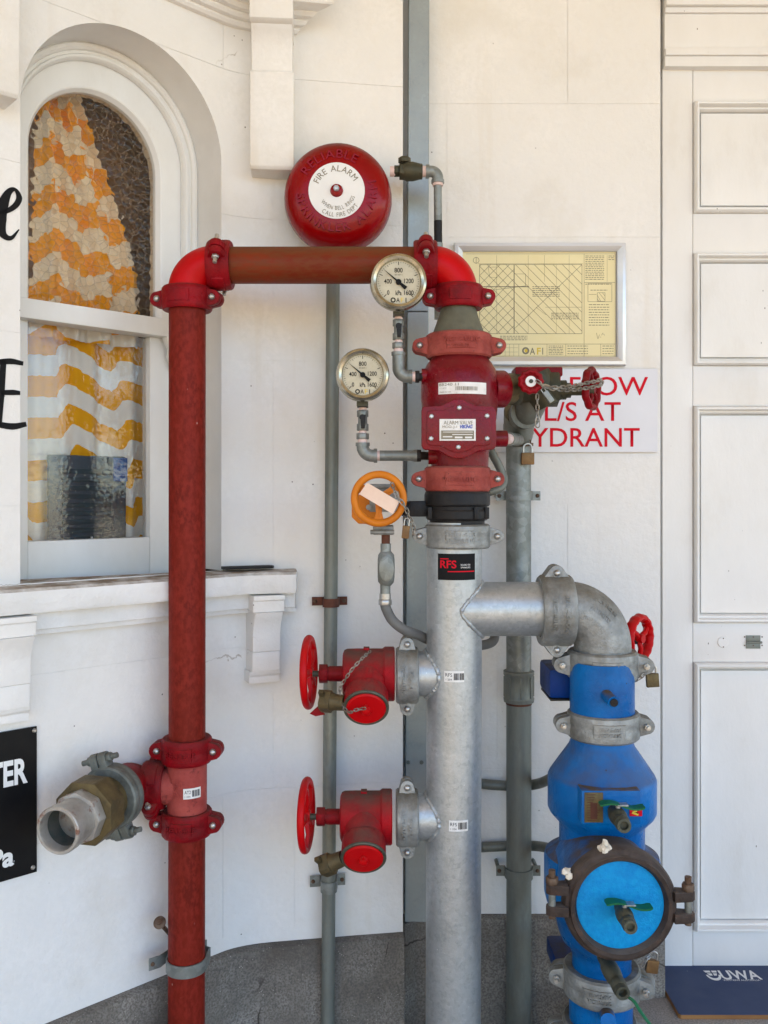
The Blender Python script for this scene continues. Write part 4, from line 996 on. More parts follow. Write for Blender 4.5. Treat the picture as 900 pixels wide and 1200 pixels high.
b = B(); b.tube([W(513, 215, YB), W(513, 218, YB)], px(6.2, YB), 16); put('thread_tape', b, M['tape'], bp)
b = B(); b.tube([W(513, 216, YB), W(513.3, 260, YB)], px(4.8, YB), 18); put('pipe', b, M['galvpipe'], bp)
b = B(); b.tube([W(513.3, 259, YB), W(513.5, 293, YB)], px(4.9, YB), 18); put('pipe', b, M['black'], bp)
b = B(); b.tube([W(513.5, 285, YB), W(513.5, 291, YB)], px(5.4, YB), 18); b.tube([W(513.5, 291, YB), W(513.8, 374, YB)], px(4.8, YB), 14); put('pipe', b, M['galvpipe'], bp)

# ---------------------------------------------------------------- alarm valve stack
av = thing('alarm_valve', W(538, 610), 'dark red alarm valve casting with white stickers between two salmon couplings', 'valve')
XA = 538.5
def latheY(prof, x=XA, Y=Y0, m_=None): return [(px(r, Y), (580 - y) * Y / F) for r, y in prof], frame(Vector(((x - 450) * Y / F, Y, 0)), (0, 0, 1), (1, 0, 0))
b = B(); b.lathe(*latheY([(20, 357), (20.5, 362), (24, 374), (29.5, 389), (31, 395), (31, 404)], 537.2), 48); put('reducer', b, M['olive'], av).__setitem__('label', 'olive grey tapered reducer')
coupling('coupling', av, W(537.5, 406.5), (0, 0, 1), (1, .0, 0), px(30), px(39), px(28), px(46), px(8.5), px(11), 'salmon', text=[('VICTAULIC', px(3), px(5), px(42)), ('STYLE 77', -px(4.5), px(4), px(18))])
b = B(); b.lathe(*latheY([(33, 410), (33, 421), (37.5, 426), (42, 434), (44.5, 442), (45.5, 452), (45.5, 466), (44.5, 476), (43, 490), (40, 512), (37, 525), (34.5, 530), (34, 536), (33.5, 548), (33, 560)]), 64)
b.lathe([(px(22), 0), (px(22), px(34)), (px(20), px(36)), (0, px(36))], frame(W(XA, 502), (0, -1, 0)), 40)
# right hand outlet flange and lower boss
b.tube([W(560, 456), W(590, 456, 1.82)], px(20), 30); b.tube([W(572, 456), W(588.5, 456, 1.815)], px(22), 32)
b.tube([W(560, 514, 1.76), W(593, 514, 1.77)], px(9.5), 20); b.boxc(W(566, 522, 1.78), W(580, 506, 1.73), .004)
b.tube([W(505, 441, 1.78), W(494, 441, 1.78)], px(9), 18); b.tube([W(515, 535, 1.78), W(502, 535, 1.78)], px(9), 18)
body = put('valve_body', b, M['valve'], av)
YF = 1.708
pl_ = [(497, 476), (517, 475.5), (527, 470.5), (532, 468), (542, 468), (547, 470.5), (558, 475.5), (577, 476), (580, 477.5), (581.5, 481), (581.5, 522), (580, 525.5), (577, 527), (561, 528), (550, 534.5), (543, 537), (532, 537), (525, 534.5), (514, 528), (499, 527), (495.5, 525.5), (494, 522), (494, 481), (495, 477.5)]
cx_, cy_ = 537.7, 502
cm = camframe(W(cx_, cy_, YF)); q = [((x - cx_) * YF / F, (cy_ - y) * YF / F) for x, y in pl_][::-1]
b = B(); b.prism(q, -.016, 0, cm, .0035, 3); b.prism([(x * .86, y * .80) for x, y in q], -.001, .0028, cm, .0025, 3); cover = put('cover_plate', b, M['valve'], av)
for x, y in ((505.5, 488), (538, 478), (570.5, 487.5), (505, 514), (537, 524), (570.5, 514)):
    bolt_at('bolt', 'hex', M['bolt'], W(x, y, YF) + Vector((0, -.0005, 0)), (0, -1, 0), cover, .82)
b = B(); b.boxc(W(515, 516.5, YF - .003) , W(557.5, 491, YF - .0042), .0004); npl = put('nameplate', b, M['sticker'], cover)
YN = YF - .0048; fl = lambda x, y: camframe(W(x, y, YN))
b = B(); letters(b, 'ALARM VALVE', px(34, YN), px(4.4, YN), flat(fl(537, 495.3))); letters(b, 'MOD. J-1', px(17, YN), px(3.8, YN), flat(fl(527, 500.5)))
b.boxc(W(517, 514.5, YN), W(555.5, 504.5, YN - .0001)); put('print', b, M['greyink'], npl, smooth=0)
b = B(); letters(b, 'VIKING', px(15, YN), px(4.2, YN), flat(fl(546.5, 500)), bold=.03, shear=.25); put('print', b, M['blueink'], npl, smooth=0)
b = B()
for yy, x0, x1, hh in ((506.3, 519, 554, .7), (509.2, 530, 554, .9), (511.8, 519, 530, 1.4), (512.6, 533, 542, 2.0), (512.6, 545, 553, 2.0)): b.boxc(W(x0, yy + hh / 2, YN - .0002), W(x1, yy - hh / 2, YN - .0004))
put('print', b, M['sticker'], npl, smooth=0)
ca = Vector(((XA - 450) * Y0 / F, Y0, 0))
f = cyl(ca + Vector((0, 0, (580 - 454.5) * (Y0 - .078) / F)), px(45.6) + .0004, R(0), 0)
b = B(); b.grid(lambda u, v: f((u - .5) * px(59.5, 1.74), (v - .5) * px(13.5, 1.74), 0), 16, 1, .0004); st = put('barcode_sticker', b, M['sticker'], body, smooth=60)
f2 = cyl(ca + Vector((0, 0, (580 - 454.5) * (Y0 - .078) / F)), px(45.6) + .0012, R(0), 0); b = B()
letters(b, 'BB240 11', px(24, 1.74), px(3.2, 1.74), lambda x, y, z: f2(x - px(17, 1.74), y + px(4.3, 1.74), z)); letters(b, 'J1 100MM', px(9, 1.74), px(1.6, 1.74), lambda x, y, z: f2(x - px(24, 1.74), y, z))
letters(b, 'MADE IN USA', px(14, 1.74), px(1.6, 1.74), lambda x, y, z: f2(x - px(21, 1.74), y - px(4.4, 1.74), z))
x = -px(9, 1.74); rnd = random.Random(4)
while x < px(17, 1.74):
    w_ = rnd.choice((.4, .7, 1.0)) * px(1, 1.74); xx = x; b.grid(lambda u, v: f2(xx + w_ * u, (v - .62) * px(4.6, 1.74), 0), 1, 1); x += w_ + rnd.choice((.4, .6, .9)) * px(1, 1.74)
put('print', b, M['greyink'], st, smooth=0)
coupling('coupling', av, W(536, 561.5), (0, 0, 1), (1, 0, 0), px(30), px(39), px(29), px(45.5), px(8.5), px(11), 'salmon', text=[('VICTAULIC', -px(1), px(5), px(40))])

# ---------------------------------------------------------------- butterfly valve with orange wheel
bf = thing('butterfly_valve', W(536, 614), 'black butterfly valve below the red alarm valve with an orange gear wheel', 'valve')
b = B(); b.lathe(*latheY([(33, 572), (35, 574), (37.5, 577), (38.5, 580), (38.5, 591), (37, 593), (35, 593.5), (35, 597), (36.5, 599), (36.5, 607), (34.5, 609.5), (32, 610), (32, 616)], 535.7), 56)
for a in range(-60, 61, 30):
    if a in (-60, 60, 30): b.boxc(W(535.7, 604, Y0) + Vector((math.sin(R(a)) * px(38) - .004, -math.cos(R(a)) * px(37) - .004, -.006)), W(535.7, 600, Y0) + Vector((math.sin(R(a)) * px(38) + .004, -math.cos(R(a)) * px(37) + .004, .010)), .001)
put('wafer_body', b, M['black'], bf)
b = B(); b.tube([W(505, 596, 1.80), W(470, 596, 1.80)], px(8.5), 20); b.boxc(W(479, 605, 1.82), W(500, 587, 1.785), .002); put('shaft_neck', b, M['black'], bf)
b = B(); m_ = camframe(W(440, 592, 1.755)); b.prism([(-px(28, 1.755), px(5, 1.755)), (-px(28, 1.755), -px(14, 1.755)), (-px(20, 1.755), -px(22, 1.755)), (px(6, 1.755), -px(22, 1.755)), (px(6, 1.755), px(20, 1.755)), (-px(10, 1.755), px(20, 1.755))], -.05, 0, m_, .003); put('gearbox', b, M['orange'], bf)
b = B(); b.boxc(W(433, 600, 1.752), W(470, 567.5, 1.82), .003); b.boxc(W(437, 571.5, 1.742), W(462, 568.5, 1.75), .001); b.tube([W(432, 594.5, 1.735), W(432, 594.5, 1.755)], px(3.2), 12); put('gearbox_cover', b, M['castgalv'], bf)
b = B(); b.boxc(W(437, 627, 1.74), W(461, 615, 1.82), .003); b.tube([W(434, 623.5, 1.735), W(462, 623.5, 1.735)], px(2.6), 10); b.hexa(frame(W(434, 623.5, 1.735), (1, 0, 0)), px(3.6), -.003, .003); put('bracket', b, M['castgalv'], bf)
b = B(); b.tube([W(444, 584, 1.70), W(444, 584, 1.76)], px(4), 16); put('spindle', b, M['black'], bf)
YW = 1.70; cw = W(444, 584.5, YW)
b = B(); wm = frame(cw, (0.02, -1, 0.02), (1, 0, 0)); b.torus(wm, px(28.6, YW), px(4.4, YW), 64, 14)
b.lathe([(0, .004), (px(6, YW), .004), (px(7.5, YW), 0), (px(7.5, YW), -.012), (0, -.012)], wm, 20)
for a in (270, 35, 150):
    d = Vector((math.cos(R(a)), math.sin(R(a)), 0)); q_ = Vector((-d.y, d.x, 0))
    b.prism([tuple((d * px(4, YW) + q_ * px(4.2, YW))[:2]), tuple((d * px(4, YW) - q_ * px(4.2, YW))[:2]), tuple((d * px(17, YW) - q_ * px(3.6, YW))[:2]), tuple((d * px(26.5, YW) - q_ * px(6.5, YW))[:2]), tuple((d * px(26.5, YW) + q_ * px(6.5, YW))[:2]), tuple((d * px(17, YW) + q_ * px(3.6, YW))[:2])], -.0065, -.0005, wm, .0016)
    b.tube([wm @ (d * px(8, YW)), wm @ (d * px(22, YW))], .0016, 8)
put('handwheel', b, M['orange'], bf)
b = B(); q_ = [(430.3, 565.5), (467.8, 587.8), (460.5, 602.6), (421, 579)]; m_ = camframe(W(444, 584, 1.688)); b.prism([((x - 444) * 1.688 / F, (584 - y) * 1.688 / F) for x, y in q_][::-1], -.0004, .0004, m_)
tag(put('card_tag', b, M['tagcard'], smooth=0), 'blank pink card tag tied across the orange wheel', 'tag')
ch = chain_mesh([W(459.5, 566.5, 1.694), W(461, 573, 1.688), W(466, 582, 1.684), W(472, 590, 1.684), W(477, 598, 1.687), W(479.5, 607, 1.69), W(484.5, 613, 1.695), W(485, 622, 1.70), W(484, 627, 1.70)], .013, .0062, .0012)
tag(put('chain', ch, M['chain']), 'short steel chain looped through the orange wheel', 'chain')
padlock(W(475.5, 623.5, 1.688), px(8.5, 1.69), px(15, 1.69), .009, 'small brass padlock hanging from the chain on the orange wheel', rot=R(6), sh=1.0)

# monitoring conduit below the orange wheel
cd = thing('conduit_fitting', W(451, 700, 1.76), 'grey conduit fitting and flexible tube below the orange wheel', 'conduit')
YC = 1.765
b = B(); b.tube([W(452, 624, YC), W(452, 638, YC)], px(5, YC), 14); put('nipple', b, M['rustpipe'], cd)
b = B(); b.tube([W(452, 637, YC), W(452, 649, YC)], px(6.2, YC), 20); b.tube([W(451.5, 683, YC), W(451.5, 696, YC)], px(6, YC), 20)
b.tube([W(452.5, 646, YC), W(452.5, 650, YC), W(452.5, 656, YC), W(452.5, 676, YC), W(452.3, 682, YC), W(452, 686, YC)], [px(6, YC), px(9.3, YC), px(10, YC), px(10, YC), px(9.3, YC), px(6, YC)], 24)
b.prism([(px(9 * math.cos(a), YC), px(15 * math.sin(a), YC)) for a in [2 * PI * i / 20 for i in range(20)]], px(6, YC), px(11, YC), camframe(W(453, 665.5, YC)), .002); put('junction_box', b, M['galvpipe'], cd)
b = B(); b.hexa(frame(W(451.3, 709, YC), (0, 0, 1)), px(8, YC), 0, px(6.5, YC)); b.tube([W(451.3, 702, YC), W(451.3, 695.5, YC)], px(6.8, YC), 20); put('gland_nut', b, M['bolt'], cd)
b = B(); b.tube(bez([W(451.5, 707, YC), W(452.5, 713, YC), W(460, 727, YC), W(474, 738, YC), W(490, 744, 1.80), W(508, 752, 1.845), W(530, 756, 1.87), W(555, 757, 1.875), W(577, 752, 1.9), W(579, 735, 1.93), W(572, 700, 1.93)], 8), px(6, YC), 16); put('flexible_tube', b, M['conduit'], cd)

# ---------------------------------------------------------------- galvanised riser and branch
gr = thing('galvanised_riser', W(531.5, 1367), 'thick galvanised steel riser in the centre with an elbow to the blue valve', 'pipe')
XG = 532; rg = px(32.3)
b = B(); b.tube([W(XG + .6, 612), W(XG - 1.4, 1367)], rg, 56)
b.tube([W(XG, 713.5), W(640, 713.5)], px(31.5), 48); b.lathe([(px(36), px(18)), (px(34.5), px(26)), (px(33.5), px(36)), (px(31.4), px(39))], frame(W(XG, 713.5), (1, 0, 0)), 40, caps=False)
for yy in (789.5, 957):
    b.tube([W(XG, yy), W(480, yy)], px(26), 36); b.lathe([(px(37), -px(14)), (px(33.5), -px(24)), (px(29.5), -px(32)), (px(27), -px(39)), (px(25.9), -px(46))], frame(W(XG, yy), (1, 0, 0)), 36, caps=False)
put('riser_pipe', b, M['galv'], gr, smooth=50)
rw = random.Random(9)
def weld(yc, rb_, sg):
    b = B(); n = 96; P = []; rs = []
    for i in range(n + 1):
        a = 2 * PI * i / n; yy_ = math.cos(a) * rb_; zz_ = math.sin(a) * rb_
        P.append(W(XG, yc) + Vector((sg * (math.sqrt(max(rg * rg - yy_ * yy_, 0)) + .0008), yy_, zz_))); rs.append(.0042 + rw.uniform(-.0012, .0012))
    P[-1] = P[0]; rs[-1] = rs[0]; b.tube(P, rs, 10, caps=False); put('weld_bead', b, M['galv'], gr)
weld(713.5, px(31.8), 1); weld(789.5, px(26.4), -1); weld(957, px(26.4), -1)

XE = 706; rE = px(33)
el = arc(W(664, 758), (0, 0, px(44)), (px(42), 0, 0), 18)
b = B(); b.tube([W(640, 714)] + el + [W(XE, 772)], rE, 48)
eb = put('elbow', b, M['castgalv'], gr, smooth=60)
b = B(); cE = W(664, 758)
for j, (ln, w_) in enumerate((('GALV NO 50', 34), ('PATENTED', 28), ('VICTAULIC', 30))):
    def fe(x, y, z, j=j):
        phi = R(48 + 22 * j) - y / rE; rb_ = px(43); th = R(52) - x / (rb_ + rE * math.cos(phi)); cd_ = Vector((math.cos(th), 0, math.sin(th)))
        return cE + cd_ * rb_ + (cd_ * math.cos(phi) + Vector((0, -1, 0)) * math.sin(phi)) * (rE + z - .0002)
    letters(b, ln, px(w_), px(5), fe, raise_=.0016, bold=.02)
put('raised_lettering', b, M['castgalv'], eb, smooth=0)
coupling('coupling', gr, W(650.5, 715), (1, 0, 0), (0, 0, 1), px(31), px(42), px(38), px(44.5), px(9), px(12), 'castgalv', text=[('VICTAULIC', -px(7), px(5), px(36)), ('4/114.3-006', px(7), px(5), px(44))], plate=False)
coupling('coupling', gr, W(706, 778), (0, 0, 1), (1, -.08, 0), px(31), px(41), px(33), px(48), px(9.5), px(12), 'castgalv', bm_='bolt', head='nut', bs=.9, text=[('4/114.3-006', px(3), px(4.5), px(24)), ('VICTAULIC', -px(3.5), px(4.5), px(24))])
coupling('coupling', gr, W(536.3, 628), (0, 0, 1), (1, 0, 0), px(32), px(38.5), px(28), px(45), px(8), px(10.5), 'castgalv', text=[('4/114.3', px(3.2), px(4.6), px(36)), ('VICTAULIC', -px(3.6), px(4.4), px(36))])
for yy in (791, 957.5):
    coupling('coupling', gr, W(477, yy), (1, 0, 0), (0, 0, 1), px(25), px(33), px(26), px(37.5), px(8), px(10), 'castgalv', text=[('VICTAULIC', -px(4.5), px(4), px(34)), ('76.1', px(4), px(4), px(20))], plate=False)
cG = W(XG, 0); 
def gz(y): return Vector((W(XG, y).x, Y0, (580 - y) * (Y0 - rg) / F))
f = cyl(gz(664.5), rg + .0005, R(2), 0); b = B(); b.grid(lambda u, v: f((u - .5) * px(46), (v - .5) * px(30), 0), 14, 1, .0004); rf = put('pipe_label', b, M['ink'], gr, smooth=60); rf['label'] = 'black label with red RFS letters'
g = cyl(gz(664.5), rg + .0012, R(2), 0); b = B(); letters(b, 'RFS', px(19), px(9), lambda x, y, z: g(x - px(10.5), y + px(3), z), bold=.02)
b.grid(lambda u, v: g(px(-11 + 33 * u), px(-4.6 - 1.2 * v), 0), 8, 1); b.grid(lambda u, v: g(px(-20 + 10 * u), px(9.8 - 1.2 * v), 0), 4, 1); put('print', b, M['redink'], rf, smooth=0)
b = B(); letters(b, 'RELIABLE FIRE', px(12), px(1.8), lambda x, y, z: g(x + px(10), y + px(2.4), z)); letters(b, 'SPRINKLERS', px(12), px(1.8), lambda x, y, z: g(x + px(10), y - px(.6), z)); put('print', b, M['sticker'], rf, smooth=0)
sticker(gr, gz(793), rg, R(-4), px(23), px(12.5), 'RFS')
sticker(gr, gz(968), rg, R(5), px(22), px(12.5), 'RFS')

# ---------------------------------------------------------------- two red hydrant valves
def hydrant(yc, label, dx=0.0):
    root = thing('hydrant_valve', W(430 + dx, yc + 60), label, 'hydrant valve', 'red hydrant valves on the galvanised riser')
    Y = Y0; c = W(430 + dx, yc); b = B(); X = lambda x: W(x + dx, yc, Y)
    prof = [(0, 402), (24, 402), (27.5, 403.5), (29, 407), (29.3, 420), (29.3, 448), (30, 449), (31.5, 451), (31.5, 461), (30, 462.5), (0, 462.5)]
    b.lathe([(px(r), px(x - 430)) for r, x in prof], frame(c, (1, 0, 0), (0, 0, 1)), 44)
    od = Vector((0, -.86, -.51)).normalized(); fo = frame(c, od, (1, 0, 0)); Lo = .096
    b.lathe([(px(26), 0), (px(25.5), .045), (px(23.5), .050), (px(23), .056), (px(25), .060), (px(25.3), Lo - .006), (px(24.6), Lo - .002)], fo, 40)
    b.boxc(c + Vector((-px(4), -.01, px(28))), c + Vector((px(3), .01, px(31))), .001)
    put('valve_body', b, M['hydrant'], root)
    b = B(); b.ring([(px(22.5), Lo - .006), (px(22.5), Lo + .002), (px(24.8), Lo + .003), (px(25.7), Lo + .001), (px(25.7), Lo - .002), (px(25), Lo - .003)], fo, 44); put('rim', b, M['bronze'], root)
    b = B(); b.lathe([(px(22.4), Lo - .004), (px(22.2), Lo + .003), (px(20.5), Lo + .0055), (px(9), Lo + .0062), (px(6), Lo + .006), (px(5.2), Lo + .009), (px(4.6), Lo + .014), (px(3), Lo + .0155), (0, Lo + .0158)], fo, 44)
    b.box((px(3.5), px(9), .006), fo @ Matrix.Translation((0, px(4), Lo + .009)), .001); put('cap', b, M['red'], root)
    b = B(); b.tube([X(404), X(386)], px(9), 24); b.hexa(frame(X(374), (1, 0, 0), (0, 0, 1)), px(11.3), 0, px(10)); b.tube([X(384), X(388)], px(8.4), 20); put('gland', b, M['crimson'], root)
    b = B(); b.tube([X(376), X(360)], px(3.6), 14); put('spindle', b, M['bronze'], root)
    ax = Vector((1, -.085, .02)).normalized()
    handwheel(root, 'handwheel', W(362 + dx, yc - 2, Y), ax, px(39), px(4.2), 'red', 5, px(6.5), dish=.008, flat=1.05)
    return root, c, fo, Lo
h1 = hydrant(789.5, 'upper red hydrant valve with chained cap beside the riser')
h2 = hydrant(957, 'lower red hydrant valve without a chain beside the riser', -3)
# brass drain cocks
def cock(x, y, ang, label, Y=1.74, tab=False):
    root = thing('drain_cock', W(x, y, Y), label, 'drain cock', 'brass drain cocks under the hydrant valves')
    d = Vector((math.cos(R(ang)), -.25, math.sin(R(ang)))).normalized(); f = frame(W(x, y, Y), d, (0, 0, 1))
    b = B(); b.prism([(px(r_ * math.cos(2 * PI * i / 16), Y), px(r_ * math.sin(2 * PI * i / 16), Y)) for i in range(16) for r_ in ((13.5 if i % 4 < 2 else 11.5),)], -px(8, Y), px(5, Y), f, .0012)
    b.lathe([(px(11, Y), px(5, Y)), (px(9.5, Y), px(9, Y)), (px(9, Y), px(20, Y)), (0, px(20, Y))], f, 24)
    for a_ in (40, 220): b.box((px(9, Y), px(5, Y), px(6, Y)), f @ Matrix.Rotation(R(a_), 4, 'Z') @ Matrix.Translation((px(14, Y), 0, -px(5, Y))), .001)
    put('cock_body', b, M['brass'], root)
    if tab:
        b = B(); m_ = camframe(W(x - 11, y + 10, Y + .01)); b.prism([(0, px(5, Y)), (-px(10, Y), -px(4, Y)), (-px(3, Y), -px(7, Y)), (px(8, Y), -px(5, Y))], 0, .003, m_); put('lever', b, M['crimson'], root)
    return root
cock(384, 822, -2, 'brass drain cock under the upper hydrant valve', tab=True)
cock(385, 1013, 28, 'brass drain cock under the lower hydrant valve')
ch = chain_mesh(bez([W(434, 763, 1.765), W(424, 772, 1.735), W(413, 784, 1.73), W(404, 797, 1.735), W(399, 806, 1.735), W(399, 818, 1.73), W(402, 828, 1.715), W(409, 835, 1.705), W(417, 832, 1.695), W(428, 830, 1.688)], 5), .0105, .005, .0010)
tag(put('chain', ch, M['chain']), 'steel chain draped from the upper hydrant valve to its red cap', 'chain')

# ---------------------------------------------------------------- pressure gauges
def gauge(cx, cy, r, label, Ys, elx, ely, nip):
    Y = Ys; c = W(cx, cy, Y); f = camframe(c); f = frame(c, (0.03, -1, 0.0), (1, 0, 0)); rr = px(r, Y)
    root = thing('pressure_gauge', W(cx, cy + r, Y), label, 'pressure gauge', 'kilopascal gauges on the alarm valve')
    b = B(); b.lathe([(0, -.034), (rr * .80, -.034), (rr * .9, -.030), (rr * .93, -.026), (rr * .93, -.002), (0, -.001)], f, 56); put('case', b, M['bezel'], root)
    b = B(); b.ring([(rr * .765, .000), (rr * .755, .003), (rr * .79, .0095), (rr * .88, .0125), (rr * .96, .0095), (rr, .003), (rr, -.008), (rr * .96, -.012), (rr * .90, -.012)], f, 64); put('bezel', b, M['bezel'], root)
    b = B(); b.lathe([(0, .0012), (rr * .81, .0012), (rr * .81, -.001)], f, 56); dl = put('dial', b, M['dial'], root)
    b = B(); fz = f @ Matrix.Translation((0, 0, .0017))
    for i in range(41):
        a = R(225 - 270 * i / 40); r0 = .68 if i % 10 else .60
        if i % 5 == 0 and i % 10: r0 = .64
        b.box((rr * (.72 - r0), rr * (.012 if i % 10 else .024), .0001), fz @ Matrix.Rotation(a, 4, 'Z') @ Matrix.Translation((rr * (r0 + .72) / 2, 0, 0)))
    for tx, x, y, w in (('0', -.36, -.36, .07), ('400', -.37, .03, .24), ('800', 0, .42, .25), ('1200', .36, .05, .29), ('1600', .36, -.36, .29), ('kPa', 0, -.37, .18)):
        letters(b, tx, rr * w * 1.15, rr * .165, flat(fz @ Matrix.Translation((x * rr, y * rr, 0))), bold=.012)
    letters(b, 'EN 837-1', rr * .26, rr * .05, flat(fz @ Matrix.Translation((0, .26 * rr, 0)))); letters(b, 'CL 1.6', rr * .12, rr * .05, flat(fz @ Matrix.Translation((.46 * rr, -.60 * rr, 0))))
    letters(b, 'A', rr * .12, rr * .16, flat(fz @ Matrix.Translation((-.02 * rr, -.62 * rr, 0)))); letters(b, 'I', rr * .03, rr * .16, flat(fz @ Matrix.Translation((.26 * rr, -.62 * rr, 0)))); b.torus(fz @ Matrix.Translation((-.19 * rr, -.62 * rr, 0)), rr * .07, rr * .02, 20, 4, flat=.05)
    put('print', b, M['ink'], dl, smooth=0)
    b = B(); letters(b, 'F', rr * .10, rr * .16, flat(fz @ Matrix.Translation((.13 * rr, -.62 * rr, 0)))); put('print', b, M['yellowink'], dl, smooth=0)
    b = B(); a = R(140); d = Vector((math.cos(a), math.sin(a), 0)); q_ = Vector((-d.y, d.x, 0)); fn_ = f @ Matrix.Translation((0, 0, .004))
    b.prism([tuple((d * rr * .70)[:2]), tuple((-q_ * rr * .035)[:2]), tuple((-d * rr * .14 - q_ * rr * .05)[:2]), tuple((-d * rr * .34 - q_ * rr * .07)[:2]), tuple((-d * rr * .34 + q_ * rr * .07)[:2]), tuple((-d * rr * .14 + q_ * rr * .05)[:2]), tuple((q_ * rr * .035)[:2])], 0, .0008, fn_)
    b.lathe([(rr * .10, -.002), (rr * .10, .0014), (rr * .06, .002), (0, .002)], fn_, 16); put('needle', b, M['ink'], root, smooth=0)
    # stem, cock, elbow
    yb = cy + r - 2; Y2 = Y + .052; T = lambda x, y: W(x, y, Y2); p = lambda n: px(n, Y2)
    b = B(); b.boxc(T(cx - 6.5, yb + 9) + Vector((0, -.034, 0)), T(cx + 6.5, yb - 6) + Vector((0, .008, 0)), .001); put('stem', b, M['bronze'], root)
    b = B(); b.tube([T(cx, yb + 8), T(cx, yb + 14)], p(4.5), 14); b.tube([T(cx, yb + 35), T(cx, yb + 40)], p(4.5), 14); b.tube([T(cx, yb + 44), T(cx, yb + 52)], p(5.4), 14); put('thread_tape', b, M['tape'], root)
    b = B(); b.hexa(frame(T(cx, yb + 36), (0, 0, 1)), p(7.2), 0, p(8)); b.hexa(frame(T(cx, yb + 20), (0, 0, 1)), p(7.0), 0, p(8)); b.tube([T(cx, yb + 34), T(cx, yb + 14)], p(5.4), 16); b.hexa(frame(T(cx, yb + 46), (0, 0, 1)), p(7.6), 0, p(7)); put('gauge_cock', b, M['galvpipe'], root)
    b = B(); b.tube([T(cx, yb + 21) + Vector((0, -.017, 0)), T(cx, yb + 21)], p(3.6), 12); b.prism([(-p(3.4), p(3)), (p(3.4), p(3)), (p(2.2), -p(13)), (-p(2.2), -p(13))], .010, .016, camframe(T(cx + .5, yb + 21)), .001); put('cock_lever', b, M['black'], root)
    y0_ = yb + 50; R_ = ely - (y0_ + 4)
    b = B(); b.tube([T(cx, y0_), T(cx, y0_ + 4)], p(8.4), 20); b.tube([T(cx, y0_), T(cx, ely - 11)] + arc(T(cx + 11, ely - 11), (-p(11), 0, 0), (0, 0, -p(11)), 12) + [T(elx, ely)], p(7.3), 20); b.tube([T(elx - 4, ely), T(elx, ely)], p(8.4), 20); put('elbow', b, M['galvpipe'], root)
    b = B(); b.tube([T(elx, ely), T(elx + 4, ely)], p(5.8), 14); put('thread_tape', b, M['tape'], root)
    b = B(); b.tube([T(elx + 3, ely), T(nip[0], ely)], p(nip[1]), 18)
    if nip[1] > 6: b.tube([T(nip[0] - 4, ely), T(nip[0], ely)], p(nip[1] + 1), 18)
    put('pipe_nipple', b, M['galvpipe'], root)
    b = B(); hxf = frame(T(nip[0], ely), (1, 0, 0), (0, 0, 1)); b.hexa(hxf, p(7.3), 0, p(5)); b.tube([T(nip[0], ely), T(nip[0] + 26, ely) + Vector((0, .02, 0))], p(4.8), 14); put('plug', b, M['black'], root)
    return root
gauge(467, 331, 33.6, 'upper round pressure gauge in front of the red horizontal pipe', 1.715, 483, 441.5, (486.5, 5.0))
gauge(425, 439.5, 31.3, 'lower left pressure gauge on a longer nipple to the alarm valve', 1.735, 442, 534, (488.5, 6.2))

# ---------------------------------------------------------------- drain valve at the right of the alarm valve
dv = thing('drain_valve', W(625, 475, 1.88), 'dark bronze angle valve beside the alarm valve with two small crimson wheels', 'valve')
YD = 1.86
def tb(b, x0, x1, y, r, Y=YD, Y2=None, seg=22): b.tube([W(x0, y, Y), W(x1, y, Y2 or Y)], px(r, Y), seg)
b = B(); tb(b, 586, 597, 456, 18.5, 1.82, 1.84); put('union', b, M['brass'], dv)
b = B(); hx(b, 596, 611, 456, 19, 1.845); tb(b, 606, 650, 455, 17, 1.86); hx(b, 640, 653, 455, 22, 1.86, 8); b.lathe([(px(20, 1.86), 0), (px(22, 1.86), .03), (px(17, 1.86), .07)], frame(W(626, 440, 1.86), (.5, 0, -1)), 24); tb(b, 652, 663, 457, 11.5, 1.86); hx(b, 663, 669, 457.5, 9, 1.86); tb(b, 668, 695, 457.5, 6, 1.86)
b.tube([W(622, 447, 1.86), W(622, 447, 1.775)], px(9, 1.8), 18); b.hexa(camframe(W(622, 447, 1.80)), px(10), 0, .012); put('valve_body', b, M['darkgreen'], dv)
b = B(); b.boxc(W(604, 440.5, 1.84), W(653, 434.5, 1.90), .003); put('top_flange', b, M['crimson'], dv)
wf = camframe(W(622, 447, 1.765)); b = B(); b.torus(wf, px(11.6, 1.765), px(3.4, 1.765), 60, 10, px(.7), 11); b.lathe([(px(10.5), -.001), (px(7), .001), (px(6.5), .001)], wf, 30, caps=False); b.lathe([(px(10.5), -.003), (0, -.003)], wf, 30, caps=False); put('small_handwheel', b, M['crimson'], dv)
b = B(); b.lathe([(0, .0025), (px(6.2), .0025), (px(6.4), 0)], wf, 28); w2 = put('wheel_disc', b, M['white'], dv); b = B(); b.hexa(wf, px(2.6), .0025, .006); put('wheel_nut', b, M['bronze'], w2)
wm = frame(W(693, 455.5, 1.86), (1, -.62, 0), (0, 0, 1)); b = B(); b.torus(wm, px(21.5, 1.86), px(3.8, 1.86), 60, 10, px(1.2), 9, 1.2); b.lathe([(0, .008), (px(5), .008), (px(5.5), -.012), (0, -.012)], wm, 18)
for i in range(5):
    a = 2 * PI * (i + .2) / 5; d = Vector((math.cos(a), math.sin(a), 0)); b.tube([wm @ (d * px(4)), wm @ (d * px(12) + Vector((0, 0, .003))), wm @ (d * px(21))], px(2.5), 8)
put('handwheel', b, M['crimson'], dv)
